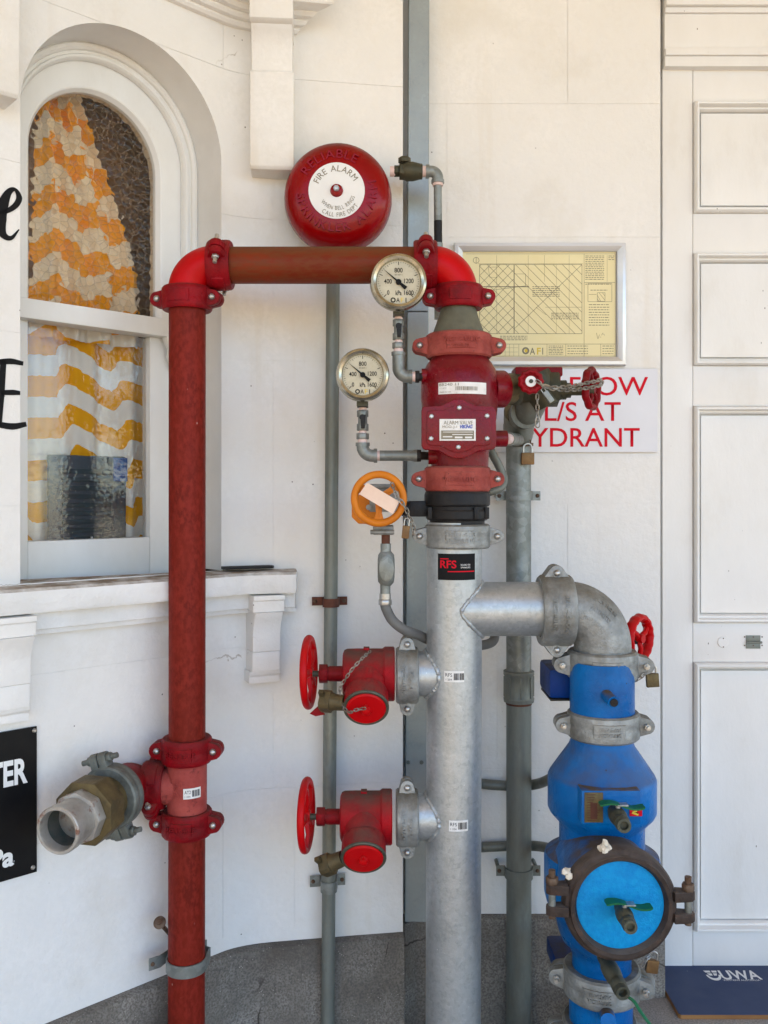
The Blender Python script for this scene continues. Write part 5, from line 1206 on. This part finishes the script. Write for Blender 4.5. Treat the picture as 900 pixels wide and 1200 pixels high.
b = B(); b.tube([W(628, 462, 1.875), W(622, 476, 1.885), W(617, 486, 1.91)], px(17, 1.88), 26); b.tube([W(609, 482, 1.965), W(608, 500, 2.02), W(607.5, 512, 2.065)], [px(18.5, 1.97), px(18, 2.0), px(16.3, 2.065)], 26); b.tube([W(617, 484, 1.89), W(607.5, 490, 2.06)], px(17.5, 1.96), 26); b.tube([W(607.5, 497, 2.065), W(607.5, 509, 2.065)], px(17.8, 2.065), 28); put('drain_elbow', b, M['oldpipe'], dv)
b = B(); b.tube([W(592, 514, 1.77), W(597, 514.5, 1.82)], px(6.4, 1.78), 16); put('thread_tape', b, M['tape'], dv)
b = B(); b.tube([W(596, 514.5, 1.81), W(608, 515, 2.03)], px(7.6, 1.9), 18); put('side_tube', b, M['oldpipe'], dv)
b = B(); b.tube(bez([W(570, 520, 1.86), W(577, 532, 1.88), W(586, 549, 1.89), W(590, 562, 1.89), W(586, 572, 1.88), W(572, 577, 1.87)], 6), px(5, 1.88), 14); put('copper_tube', b, M['oldpipe'], dv)
pts = [W(629, 446, 1.76), W(640, 453, 1.758), W(656, 454, 1.765), W(672, 452, 1.785), W(686, 449, 1.81), W(697, 447, 1.82), W(704, 445, 1.84), W(705, 450, 1.86), W(698, 453, 1.82), W(686, 455, 1.81), W(670, 457, 1.785), W(650, 456, 1.765), W(636, 452, 1.758), W(631, 449, 1.757)]
b = chain_mesh(bez(pts, 3), .0125, .006, .0013); tag(put('chain', b, M['chain']), 'steel chain strung between the two crimson valve wheels', 'chain')
b = chain_mesh([W(629.5, 462, 1.775), W(629.8, 480, 1.78), W(630, 493, 1.782)], .0125, .006, .0013); b2 = chain_mesh([W(630, 488, 1.782), W(630, 502, 1.784)], .021, .0095, .0013)
me_ = bpy.data.meshes.new('t'); b2.bm.to_mesh(me_); b.bm.from_mesh(me_); b2.bm.free(); bpy.data.meshes.remove(me_)
tag(put('chain', b, M['chain']), 'loose chain end hanging under the small crimson wheel', 'chain')
padlock(W(642.5, 465, 1.765), px(6.5, 1.765), px(15, 1.765), .010, 'steel padlock lying tilted on the chain between the crimson wheels', m='galvpipe', rot=R(-36), sh=.5)
padlock(W(618.3, 537.5, 2.03), px(15, 2.03), px(14, 2.03), .012, 'brown brass padlock hanging on the back pipe under the sign', rot=0, sh=1.0)
b = B(); b.torus(frame(W(618, 518, 2.03), (0, -1, .1), (1, 0, 0)), px(4, 2.03), .0014, 20, 6); b.box((px(16, 2.03), .004, px(4, 2.03)), Matrix.Translation(W(617, 521, 2.035)), .001); tag(put('shackle_ring', b, M['rustbolt']), 'rusty ring and bar above the brown padlock', 'ring')

# ---------------------------------------------------------------- back pipe, its clamps, small tubes
YP = 2.07
bpk = thing('drain_pipe', W(607.5, 1160, YP), 'dull grey drain pipe against the wall right of the riser', 'pipe')
b = B(); b.tube([W(607.5, 505, YP), W(608, 800, YP)], px(14.6, YP), 32); put('pipe', b, M['galvpipe'], bpk, smooth=50)
b = B(); b.tube([W(608, 818, YP), Vector((W(608, 900, YP).x, YP, FLOOR - .005))], px(14.6, YP), 32); put('pipe', b, M['oldpipe'], bpk, smooth=50)
b = B(); b.lathe([(px(14, YP), -px(20, YP)), (px(17.5, YP), -px(19, YP)), (px(18, YP), -px(15, YP)), (px(16.8, YP), -px(13, YP)), (px(16.8, YP), px(11, YP)), (px(18, YP), px(13, YP)), (px(18, YP), px(17, YP)), (px(14, YP), px(18, YP))], frame(W(608, 803, YP), (0, 0, 1)), 32)
for a_ in range(0, 360, 45): b.box((.003, .004, px(24, YP)), frame(W(608, 804, YP), (0, 0, 1)) @ Matrix.Rotation(R(a_), 4, 'Z') @ Matrix.Translation((px(17.2, YP), 0, 0)), .001)
put('socket', b, M['oldpipe'], bpk)
b = B(); b.tube([W(608, 819, YP), W(608, 825, YP)], px(15.2, YP), 28); b.tube([W(607.5, 505.5, YP), W(607.5, 512, YP)], px(15.3, YP), 28); put('rust_ring', b, M['rustpipe'], bpk)
band_clamp('pipe_clamp', W(608, 581, YP), px(15, YP), .010, px(26, YP), px(11, YP), 'galvpipe', 'bright strap clamp on the drain pipe below the lettered sign', wallgap=.069)
band_clamp('pipe_clamp', W(608, 1022, YP), px(15, YP), .010, px(26, YP), px(12, YP), 'oldpipe', 'lower strap clamp on the drain pipe near the floor', wallgap=.069)
YT = 2.119
b = B(); b.tube(bez([W(540, 917, 2.05), W(560, 918, YT), W(580, 920, YT), W(610, 921, YT), W(632, 918, 2.10), W(650, 910, 1.98)], 8), px(5.8, YT), 14); tag(put('grey_tube', b, M['oldpipe']), 'upper small grey tube running behind the drain pipe', 'pipe', 'small grey tubes to the blue valve')
b = B(); b.tube(bez([W(540, 993, 2.05), W(560, 993, YT), W(580, 992, YT), W(610, 991, YT), W(634, 992, 2.10), W(652, 997, 1.98)], 8), px(5.8, YT), 14); tag(put('grey_tube', b, M['oldpipe']), 'lower small grey tube running behind the drain pipe', 'pipe', 'small grey tubes to the blue valve')

# thin pipe at the left of the riser
YL = 1.985
tp = thing('thin_pipe', W(384, 1290, YL), 'thin grey vertical pipe behind the hydrant wheels below the fire bell', 'pipe')
b = B(); b.tube([W(391, 222, YL), W(383.5, 1294, YL)], px(7.9, YL), 24); put('pipe', b, M['oldpipe'], tp)
band_clamp('pipe_clamp', W(387.7, 706, YL), px(8.2, YL), .030, px(21, YL), px(10, YL), 'rustpipe', 'rusty brown strap clamp on the thin pipe above the hydrant valves', slope=R(9))
band_clamp('pipe_clamp', W(385.3, 1038, YL), px(8.2, YL), .030, px(21, YL), px(13, YL), 'galvpipe', 'grey strap clamp on the thin pipe below the hydrant valves', slope=R(9))

# steel channel on the wall joint
YH = 2.085
chn = thing('steel_channel', W(487, 1080, YH), 'tall zinc steel channel standing behind the riser', 'channel')
def chbox(y0, y1, e=0.0):
    b = B(); a0, a1 = W(479.0 - (y1 / 1080) * 4.4, y1, YH), W(502.5 - (y0 / 1080) * 2.6, y0, YH)
    t = bmesh.new(); xs = [(W(479 - y_ / 1080 * 4.6, y_, YH), W(503.2 - y_ / 1080 * 2.4, y_, YH)) for y_ in (y1, y0)]
    vs = []
    for l, r in xs:
        for (x, yy) in ((l.x, YH + e), (r.x, YH + e), (r.x, 2.1372), (l.x, 2.1372)): vs.append(t.verts.new((x, yy, l.z)))
    t.faces.new(vs[0:4]); t.faces.new(vs[4:8])
    for i in range(4): t.faces.new((vs[i], vs[(i + 1) % 4], vs[4 + (i + 1) % 4], vs[4 + i]))
    bmesh.ops.recalc_face_normals(t, faces=t.faces); b._merge(t, None, .0015, 1); return b
put('channel_length', chbox(-60, 364.6), M['channel'], chn); put('channel_length', chbox(365.2, 1081, .001), M['channel'], chn)
for x in (478.5, 494): bolt_at('screw', 'screw', M['oldpipe'], W(x, 893.5, YH), (0, -1, 0), chn, 1.0)

# ---------------------------------------------------------------- blue backflow preventer
YV = 1.78
bv = thing('backflow_preventer', W(704, 1376, YV), 'large bright blue backflow valve with a bolted round cover facing forward', 'valve')
def PV(prof, x=704.5): return [(px(r, YV), (580 - y) * YV / F) for r, y in prof], frame(Vector(((x - 450) * YV / F, YV, 0)), (0, 0, 1), (1, 0, 0))
XB = 705.5
b = B(); b.lathe(*PV([(33, 775), (37.2, 790), (37.2, 834), (36, 845)], XB), 44); b.tube([W(708, 812, 1.73), W(719, 823, 1.687)], px(7, 1.7), 18); sp = put('upper_spool', b, M['blue'], bv)
b = B(); b.tube([W(719, 823, 1.6875), W(719.8, 823.8, 1.683)], px(4.8, 1.67), 18); put('plug', b, M['black'], sp)
# gearbox behind it and its red wheel
b = B(); b.boxc(W(644, 819, 1.83), W(690, 772, 1.95), .008); gb = put('gear_housing', b, M['bluedark'], bv)
b = B(); b.boxc(W(645, 821.5, 1.832), W(676, 819.2, 1.832) + Vector((0, .11, 0)), .0005); bolt = put('gasket', b, M['black'], gb)
wm = frame(W(749, 748, 1.86), (1, -.92, 0), (0, 0, 1)); b = B(); b.torus(wm, px(24.5, 1.86), px(4.2, 1.86), 60, 10, px(.7), 16, 1.5); b.lathe([(0, .010), (px(5.5), .010), (px(6), -.018), (0, -.018)], wm, 18)
for a in (60, 180, 300):
    d = Vector((math.cos(R(a)), math.sin(R(a)), 0)); b.tube([wm @ (d * px(4)), wm @ (d * px(12) + Vector((0, 0, .004))), wm @ (d * px(24))], px(3.4), 8)
put('handwheel', b, M['red'], bv)
b = B(); b.tube([W(690, 752, 1.88), W(750, 750, 1.862)], px(5), 14); put('wheel_shaft', b, M['black'], bv)
coupling('coupling', bv, W(707, 848, YV), (0, 0, 1), (1, -.06, 0), px(34, YV), px(42, YV), px(31, YV), px(48, YV), px(9, YV), px(12, YV), 'castgalv', head='nut', bs=.9, text=[('4/114.3-006', px(3), px(4.2), px(24)), ('VICTAULIC', -px(3.2), px(4.2), px(24))])
b = B(); b.lathe(*PV([(33, 850), (34, 862), (38, 873), (60, 905), (62.3, 910), (62.3, 946), (60, 951), (50, 962), (49, 966), (49, 988), (52, 992), (65, 1000), (66.5, 1006), (66.5, 1046), (64, 1056), (54, 1075), (50, 1090), (46, 1100), (38, 1108), (34, 1118), (34, 1150)], 705), 72)
bodyb = put('valve_body', b, M['blue'], bv, smooth=30)
b = B(); cB = W(716, 948, 1.672); b.boxc(W(681.5, 966, 1.664), W(751, 926.5, 1.664) + Vector((0, .10, 0)), .003); put('front_pad', b, M['blue'], bv)
b = B(); b.boxc(W(685, 964, 1.6625), W(706.5, 928.5, 1.6645), .0004); tg_ = put('brass_plate', b, M['brass'], bv)
b = B()
for yy in range(931, 963, 3): b.boxc(W(688, yy + .9, 1.6618), W(688 + 5 + (yy * 7) % 11, yy, 1.6622))
b.boxc(W(692, 960, 1.6617), W(700, 941, 1.6621)); put('print', b, M['rustpipe'], tg_, smooth=0)
b = B(); b.boxc(W(738, 956.5, 1.6620), W(752.5, 944.5, 1.6628)); st_ = put('sticker', b, M['redink'], bv, smooth=0); st_['label'] = 'orange red sticker with a yellow mark'
b = B(); letters(b, 'M', px(9, 1.66), px(8, 1.66), flat(camframe(W(745.5, 950.5, 1.6615)) @ Matrix.Rotation(R(70), 4, 'Z')), bold=.05); put('print', b, M['yellowink'], st_, smooth=0)

def ball_valve(x, y, ex, ey, Ya, Yb, r, label, hx0, hx1, hy, tilt=0.0, hy1=None):
    a = W(x, y, Ya); e = W(ex, ey, Yb); d = (e - a).normalized(); root = thing('ball_valve', a, label, 'ball valve', 'small ball valves with green levers')
    f = frame(a, d, (1, 0, 0)); Ln = (e - a).length
    b = B(); b.lathe([(r * .9, 0), (r * .9, Ln * .2), (r * 1.15, Ln * .28), (r * 1.2, Ln * .45), (r * 1.1, Ln * .6), (r * .85, Ln * .66), (r * .85, Ln * .74)], f, 24); b.hexa(f, r * 1.08, Ln * .72, Ln * .9, 8)
    b.ring([(r * .55, Ln * .8), (r * .55, Ln), (r * .62, Ln + .001), (r * .92, Ln + .001), (r * .95, Ln - .002), (r * .95, Ln * .8)], f, 24); put('valve_body', b, M['bronze'], root)
    top = a + d * Ln * .42 + Vector((0, 0, r * 1.2)); b = B(); b.tube([top - Vector((0, 0, .008)), top + Vector((0, 0, .006))], .0045, 14); b.hexa(frame(top, (0, 0, 1)), .006, .003, .0065); stem = put('stem', b, M['bolt'], root)
    Yh = top.y; k = Yh / F; l = (hx0 - 450) * k; rr_x = (hx1 - 450) * k; zt_ = top.z + .004
    b = B(); w_ = .0125; n = 18; t = bmesh.new(); up = []; 
    for i in range(n + 1):
        u = i / n; xx = l + (rr_x - l) * u; wv = .004 * math.sin(u * PI * 2) * (1 if tilt >= 0 else -1) - tilt * (u - .5); hw = w_ * (.62 + .38 * abs(u - .5) * 2) * (.75 if i in (0, n) else 1)
        up.append([t.verts.new((xx, Yh - hw, zt_ + wv - .0012)), t.verts.new((xx, Yh + hw, zt_ + wv - .0012)), t.verts.new((xx, Yh + hw, zt_ + wv + .0018)), t.verts.new((xx, Yh - hw, zt_ + wv + .0018))])
    for p_, q_ in zip(up, up[1:]):
        for c_ in range(4): t.faces.new((p_[c_], p_[(c_ + 1) % 4], q_[(c_ + 1) % 4], q_[c_]))
    t.faces.new(up[0]); t.faces.new(up[-1][::-1]); bmesh.ops.recalc_face_normals(t, faces=t.faces); b._merge(t); put('lever', b, M['green'], root)
    b = B(); mx_ = (l + rr_x) / 2; b.boxc((mx_ - .010, Yh - w_ * .9, zt_ + .0018), (mx_ + .010, Yh + w_ * .5, zt_ + .0034), .0006); put('lever_plate', b, M['bolt'], root)
    return root
ball_valve(719, 949, 731.5, 968, 1.668, 1.585, .0135, 'ball valve with green lever above the round cover', 702.5, 754.5, 941, .004)
# round bolted cover facing the camera
CD = Vector((.4215, 1.60, -.7315)); fd = frame(CD, (0, -1, 0), (1, 0, 0)); kd = 1.60 / F
b = B(); b.lathe([(.088, -.17), (.088, -.03), (.094, -.022), (.094, -.006)], fd, 56); put('cover_neck', b, M['blue'], bv)
b = B(); b.ring([(.0785, -.012), (.0785, .003), (.0815, .0075), (.0835, .0125), (.0905, .0135), (.0925, .008), (.0985, .005), (.1015, -.001), (.1015, -.020), (.0955, -.026), (.086, -.026)], fd, 72); rg_ = put('cover_ring', b, M['rust'], bv); rg_['label'] = 'rusty bolted clamp ring'
def ear(sg, zoff):
    for dz in (.019, -.019):
        b = B()
        poly = [(.092 * sg, -.016), (.108 * sg, -.0145), (.122 * sg, -.012), (.131 * sg, -.006), (.133 * sg, .003), (.126 * sg, .010), (.112 * sg, .0125), (.094 * sg, .014)]
        m_ = Matrix((Vector((1, 0, 0)), Vector((0, -1, 0)), Vector((0, 0, 1)))).transposed().to_4x4(); m_.translation = CD + Vector((0, 0, zoff + dz))
        b.prism(poly if sg > 0 else poly[::-1], -.0085, .0085, m_, .002); put('ring_ear', b, M['rust'], rg_)
    p = CD + Vector((.1215 * sg, 0, zoff)); b = B(); b.tube([p + Vector((0, 0, -.034)), p + Vector((0, 0, .052))], .0062, 14); put('stud', b, M['rustbolt'], rg_)
    b = B(); b.hexa(frame(p + Vector((0, 0, .0275)), (0, 0, 1)), .0118, 0, .0125, 6, .0012); put('nut', b, M['rustbolt'], rg_)
    b = B(); b.tube([p + Vector((.000, -.001, -.016)), p + Vector((0, -.001, .012))], .0066, 14); put('stud_sleeve', b, M['galvpipe'], rg_)
ear(-1, .010); ear(1, -.002)
b = B(); b.lathe([(0, .0035), (.070, .0025), (.0780, .001), (.0780, -.012)], fd, 64); put('cover_disc', b, M['bluedisc'], bv)
ball_valve(727, 1063, 739, 1087, 1.597, 1.525, .0125, 'ball valve with green lever on the blue cover disc', 709.5, 763.5, 1058, .006)
for i, (pts_, lb) in enumerate(((((704, 994, 1.601), (709, 988, 1.60), (713, 994, 1.601), (708.5, 995, 1.592)), 'cream petals lying on top of the rusty ring'), (((662, 1022, 1.60), (667, 1027, 1.598), (665, 1021, 1.604)), 'cream petals on the left ear of the rusty ring'))):
    root = thing('fallen_petals', W(*pts_[0]), lb, 'petals', 'cream petals fallen on the valve')
    for p_ in pts_:
        b = B(); f_ = frame(W(*p_), (random.uniform(-.5, .5), -1, random.uniform(-.3, .6)), (1, 0, 0)); b.lathe([(0, .0045), (.0035, .004), (.0062, .0015), (.0066, -.001), (.004, -.003), (0, -.003)], f_, 9)
        for v_ in b.bm.verts: v_.co += Vector((random.uniform(-.0016, .0016), random.uniform(-.0012, .0012), random.uniform(-.0018, .0018)))
        put('petal', b, M['petal'], root)
# lower spools and couplings, seen from above
coupling('coupling', bv, W(705, 1147, YV), (0, 0, 1), (1, -.30, 0), px(34, YV), px(45, YV), px(33, YV), px(50, YV), px(10, YV), px(13, YV), 'castgalv', head='nut', text=[('4/114.3-006', px(3.4), px(4.5), px(26)), ('VICTAULIC', -px(3.4), px(4.5), px(26))])
b = B(); b.lathe(*PV([(36, 1140), (36.5, 1160), (36.5, 1200), (35, 1215)], 704), 44); b.tube([W(709, 1181, 1.74), W(713, 1197, 1.675)], px(9, 1.7), 18); put('lower_spool', b, M['blue'], bv)
b = B(); b.boxc(W(652, 1150, 1.86), W(690, 1095, 1.98), .008); put('gear_housing', b, M['bluedark'], bv)
coupling('coupling', bv, W(703, 1208, YV), (0, 0, 1), (1, -.06, 0), px(34, YV), px(44, YV), px(31, YV), px(50, YV), px(10, YV), px(13, YV), 'castgalv', head='nut')
b = B(); b.lathe(*PV([(33.5, 1205), (33.5, 1376)], 703), 40); put('inlet_pipe', b, M['galv'], bv)
rv = ball_valve(707, 1121, 730, 1164, 1.66, 1.555, .0135, 'lower ball valve hanging below the rusty ring with a green lever', 741, 763, 1180, .0)
for o in list(rv.children):
    if o.name.split('.')[0] in ('lever', 'lever_plate', 'stem'):
        for c_ in list(o.children): bpy.data.objects.remove(c_)
        bpy.data.objects.remove(o)
b = B(); t = bmesh.new(); pts_ = [W(737, 1169, 1.56), W(743, 1174, 1.555), W(752, 1188, 1.545), W(764, 1204, 1.535)]
for i in range(3):
    pass
b.tube(bez(pts_, 5), [.003] * 16, 4); 
lv = []
P_ = bez(pts_, 5); rows = []
for p_ in P_: rows.append([t.verts.new(p_ + Vector((dx, dy, dz))) for dx, dy, dz in ((-.0045, -.004, .0035), (.0045, .004, -.001), (.006, .004, -.0035), (-.003, -.004, .001))])
for p_, q_ in zip(rows, rows[1:]):
    for c_ in range(4): t.faces.new((p_[c_], p_[(c_ + 1) % 4], q_[(c_ + 1) % 4], q_[c_]))
t.faces.new(rows[0]); t.faces.new(rows[-1][::-1]); bmesh.ops.recalc_face_normals(t, faces=t.faces); b._merge(t); put('lever', b, M['green'], rv)
b = B(); b.tube([W(731, 1167, 1.565), W(739, 1169, 1.562)], .0035, 10); put('stem', b, M['bolt'], rv)
# padlocks of the blue valve
padlock(W(764.5, 797, 1.79), px(14.5, 1.79), px(16, 1.79), .011, 'brass padlock hanging at the right of the upper blue spool', m='brass', rot=R(-4), sh=.9)
tag(put('chain', chain_mesh(bez([W(741, 798, 1.775), W(750, 795, 1.77), W(757, 788, 1.775), W(764, 786, 1.78)], 4), .012, .0058, .0012), M['chain']), 'short chain from the upper coupling to the brass padlock', 'chain')
padlock(W(764, 1132, 1.74), px(14, 1.74), px(15, 1.74), .011, 'brown padlock beside the lower coupling of the blue valve', rot=R(8), sh=.8)
tag(put('chain', chain_mesh([W(752, 1133, 1.735), W(757, 1124, 1.732), W(763, 1120, 1.735)], .011, .0055, .0012), M['chain']), 'rusty chain links above the lower brown padlock', 'chain')

# ================================================================== SIGNS AND FRAMED PLAN
YS = 2.128
fp = thing('framed_plan', W(628, 428, 2.13), 'aluminium framed yellow block plan drawing on the wall', 'framed plan')
def rect_frame(b, x0, x1, y0, y1, Y, w, dep):
    a = W(x0, y1, Y); c = W(x1, y0, Y); mould(b, a.x, c.x, a.z, c.z, [(0, RY - .0005), (0, Y - .004), (.002, Y - .009), (w * .45, Y - .011), (w * .8, Y - .007), (w, Y - .004), (w, Y + .004)])
b = B(); t0 = B(); rect_frame(b, 532, 733, 285, 428.5, 2.125, .0205, 0)
b.bm.faces.ensure_lookup_table(); bmesh.ops.delete(b.bm, geom=[max(b.bm.faces, key=lambda f_: f_.calc_area())], context='FACES_ONLY'); put('frame', b, M['alu'], fp, smooth=40)
YPp = 2.127
b = B(); b.boxc(W(535, 425, YPp + .003), W(730, 288, YPp + .006)); put('backing', b, M['signwhite'], fp, smooth=0)
b = B(); b.boxc(W(538, 418.5, YPp), W(721.5, 295.5, YPp + .0012)); pap = put('plan_sheet', b, M['paper'], fp, smooth=0)
YI = YPp - .0004; b = B()
def ln(x0, y0, x1, y1, w=.35):
    a = W(x0, y0, YI); c = W(x1, y1, YI); d = c - a; L = d.length
    if L < 1e-5: return
    n = Vector((-d.z, 0, d.x)) / L * px(w, YI) / 2; t = bmesh.new(); t.faces.new([t.verts.new(p_) for p_ in (a - n, c - n, c + n, a + n)]); b._merge(t)
X0, X1, Y0_, Y1_ = 562, 682, 310, 391
ln(X0, Y0_, X1, Y0_, .5); ln(X0, Y1_, X1, Y1_, .5); ln(X0, Y0_, X0, Y1_, .5); ln(X1, Y0_, X1, Y1_, .5); ln(602.5, 310, 602.5, 391, .9)
def diag(sl, off, xa, xb_):
    # line y = off + sl*(x-X0) clipped to the plan
    pts_ = []
    for x in (xa, xb_):
        y = off + sl * (x - X0)
        if Y0_ <= y <= Y1_: pts_.append((x, y))
    for y in (Y0_, Y1_):
        x = X0 + (y - off) / sl
        if xa < x < xb_: pts_.append((x, y))
    if len(pts_) >= 2: ln(*pts_[0], *pts_[1], .45)
for o_ in range(180, 400, 11): diag(1.0, o_, X0, X1)
for o_ in range(312, 480, 11): diag(-1.0, o_, X0, 603)
diag(-.95, 424, 603, X1); ln(582, 299, 582, 391, .25); ln(619, 299, 619, 391, .25); ln(638, 299, 638, 330, .25); ln(667, 299, 667, 391, .25); ln(652, 310, 652, 391, .2); ln(560, 309, 683, 309, .3); ln(560, 336, 620, 336, .9); ln(577, 340, 616, 335, .4); ln(602, 321, 616, 321, .3); ln(616, 321, 616, 336, .4); ln(572, 313, 582, 313, .3); ln(572, 313, 574, 325, .3); ln(574, 325, 583, 325, .3); ln(628, 360, 640, 369, .3); ln(639, 360, 682, 360, .3)
ln(546, 297.5, 721, 297.5, .35); ln(684.5, 297.5, 684.5, 418, .4); ln(543, 403.2, 721, 403.2, .45); ln(543, 417.3, 721, 417.3, .4); ln(721, 297, 721, 418, .4); ln(684.5, 331, 721, 331, .4)
for x in (608, 641, 663, 704): ln(x, 403, x, 417.5, .35)
for x in (711.5,): ln(x, 299, x, 330, .3)
for x in range(592, 607, 5): ln(x, 403, x, 417, .25)
ln(590, 407.5, 607, 407.5, .25); ln(590, 412.5, 607, 412.5, .25)
for x0, y0, x1, y1 in ((689, 332, 717, 332), (689, 353.5, 717, 353.5), (689, 332, 689, 353.5), (717, 332, 717, 353.5), (700, 343, 709, 343), (700, 353, 709, 353), (700, 343, 700, 353), (709, 343, 709, 353), (700, 346, 704, 353), (700, 350, 702, 353), (702, 343, 709, 352), (706, 343, 709, 347), (690, 345, 699, 345)): ln(x0, y0, x1, y1, .4)
rnd = random.Random(3)
def fine_lines(x, y, w, n, dy=1.9):
    for i in range(n):
        xx = x
        while xx < x + w:
            L = rnd.uniform(1.2, 4.2); ln(xx, y + i * dy, min(xx + L, x + w), y + i * dy, .75); xx += L + .8
for a in ((624, 336, 32, 6, 2.2), (646, 367, 32, 4, 2.2), (686, 300, 22, 14, 2.1), (713, 300, 7, 3, 2.1), (686, 333, 30, 1), (690, 357, 24, 9, 3.0), (586, 394, 32, 3, 2.1), (643, 405.5, 17, 6, 1.9), (665, 405.5, 24, 4, 3.0), (706, 405.5, 13, 4, 3.0), (692, 340, 20, 1)): fine_lines(*a)
for i in range(5): ln(699 + i * 2, 390 + (i * 7) % 9, 700.5 + i * 2, 397 - (i * 5) % 8, .4)
ln(558, 301, 558, 309, .5); t_ = camframe(W(558, 305, YI)); b.torus(t_, px(3.4, YI), px(.25, YI), 24, 4, flat=.05)
letters(b, 'A', px(6, YI), px(8, YI), flat(camframe(W(624, 411.5, YI))), bold=.01); letters(b, 'I', px(1, YI), px(8, YI), flat(camframe(W(636, 411.5, YI))), bold=.01); b.torus(camframe(W(616, 411, YI)), px(3.2, YI), px(1.0, YI), 24, 4, flat=.03)
put('plan_lines', b, M['greyink'], pap, smooth=0)
b = B(); letters(b, 'F', px(4.5, YI), px(8, YI), flat(camframe(W(631.5, 411.5, YI))), bold=.02); b.lathe([(0, 0), (px(2.1, YI), 0)], camframe(W(616.8, 411, YI)), 16, caps=False); put('logo', b, M['yellowink'], pap, smooth=0)

sg = thing('wall_sign', W(672, 530, 2.13), 'white sign board with red lettering below the framed plan', 'sign')
b = B(); b.boxc(W(576, 530, 2.1285), W(770, 432.5, 2.1335), .0008); brd = put('board', b, M['signwhite'], sg, smooth=0)
YSg = 2.1278; b = B()
for tx, x0, x1, y0, y1 in (('FLOW', 668, 759.5, 441.5, 463.5), ('L/S AT', 638.6, 727.5, 471, 493.5), ('HYDRANT', 602.5, 749.7, 501.5, 523.5)):
    letters(b, tx, px(x1 - x0, YSg), px(y1 - y0, YSg), flat(camframe(W((x0 + x1) / 2, (y0 + y1) / 2, YSg))), bold=.006)
b.boxc(W(653.5, 463.5, YSg), W(657, 441.5, YSg + .0001)); put('lettering', b, M['redink'], sg, smooth=0)

# black sign on the curved wall at the left
ks_r = S_of_px(43.2, .006); p = LW(ks_r, 0, .006); zt_ = (580 - 851) * p.y / F; zb_ = (580 - 1021.5) * p.y / F
bs_ = thing('black_sign', LW(ks_r - .1, zb_, .006), 'black sign board with white lettering at the left edge of the photo', 'sign')
n_, tg2 = LWframe(ks_r - .1); fs_ = Matrix((tg2, Vector((0, 0, 1)), n_)).transposed().to_4x4()
b = B(); m_ = fs_.copy(); m_.translation = LW(ks_r - .20, (zt_ + zb_) / 2, .0045); b.box((.40, zt_ - zb_, .004), m_, .0006); put('board', b, M['signblack'], bs_, smooth=0)
def sgn(x, y):
    s_, z_ = wallpx(x, y, .0072); return s_, z_
b = B()
s1_, z1_ = sgn(31.5, 902); s0_, z0_ = sgn(-3.0, 902)
h_ = (932 - 890) / 2
def sign_text(txt, xr, yt, yb_, w):
    sr, _ = sgn(xr, (yt + yb_) / 2); p_ = LW(sr, 0, .0072); z_t = (580 - yt) * p_.y / F; z_b = (580 - yb_) * p_.y / F
    m2 = fs_.copy(); m2.translation = LW(sr - w / 2, (z_t + z_b) / 2, .0072); letters(b, txt, w, z_t - z_b, flat(m2), bold=.035)
sign_text('TER', 32.5, 887, 917, .070); put('lettering', b, M['white'], bs_, smooth=0); b = B(); sign_text('Pa', 16.8, 990, 1014, .044)
put('lettering', b, M['white'], bs_, smooth=0)
for x, y in ((40.3, 856), (38.5, 1016.5)):
    s_, z_ = wallpx(x, y, .0065); bolt_at('screw', 'screw', M['bolt'], LW(s_, z_, .0065), n_, bs_, .9)

# ================================================================== lift everything so that the porch floor is at z = 0
for o in scene.objects:
    if o.parent is None and o.type in ('MESH', 'EMPTY'): o.location.z += H
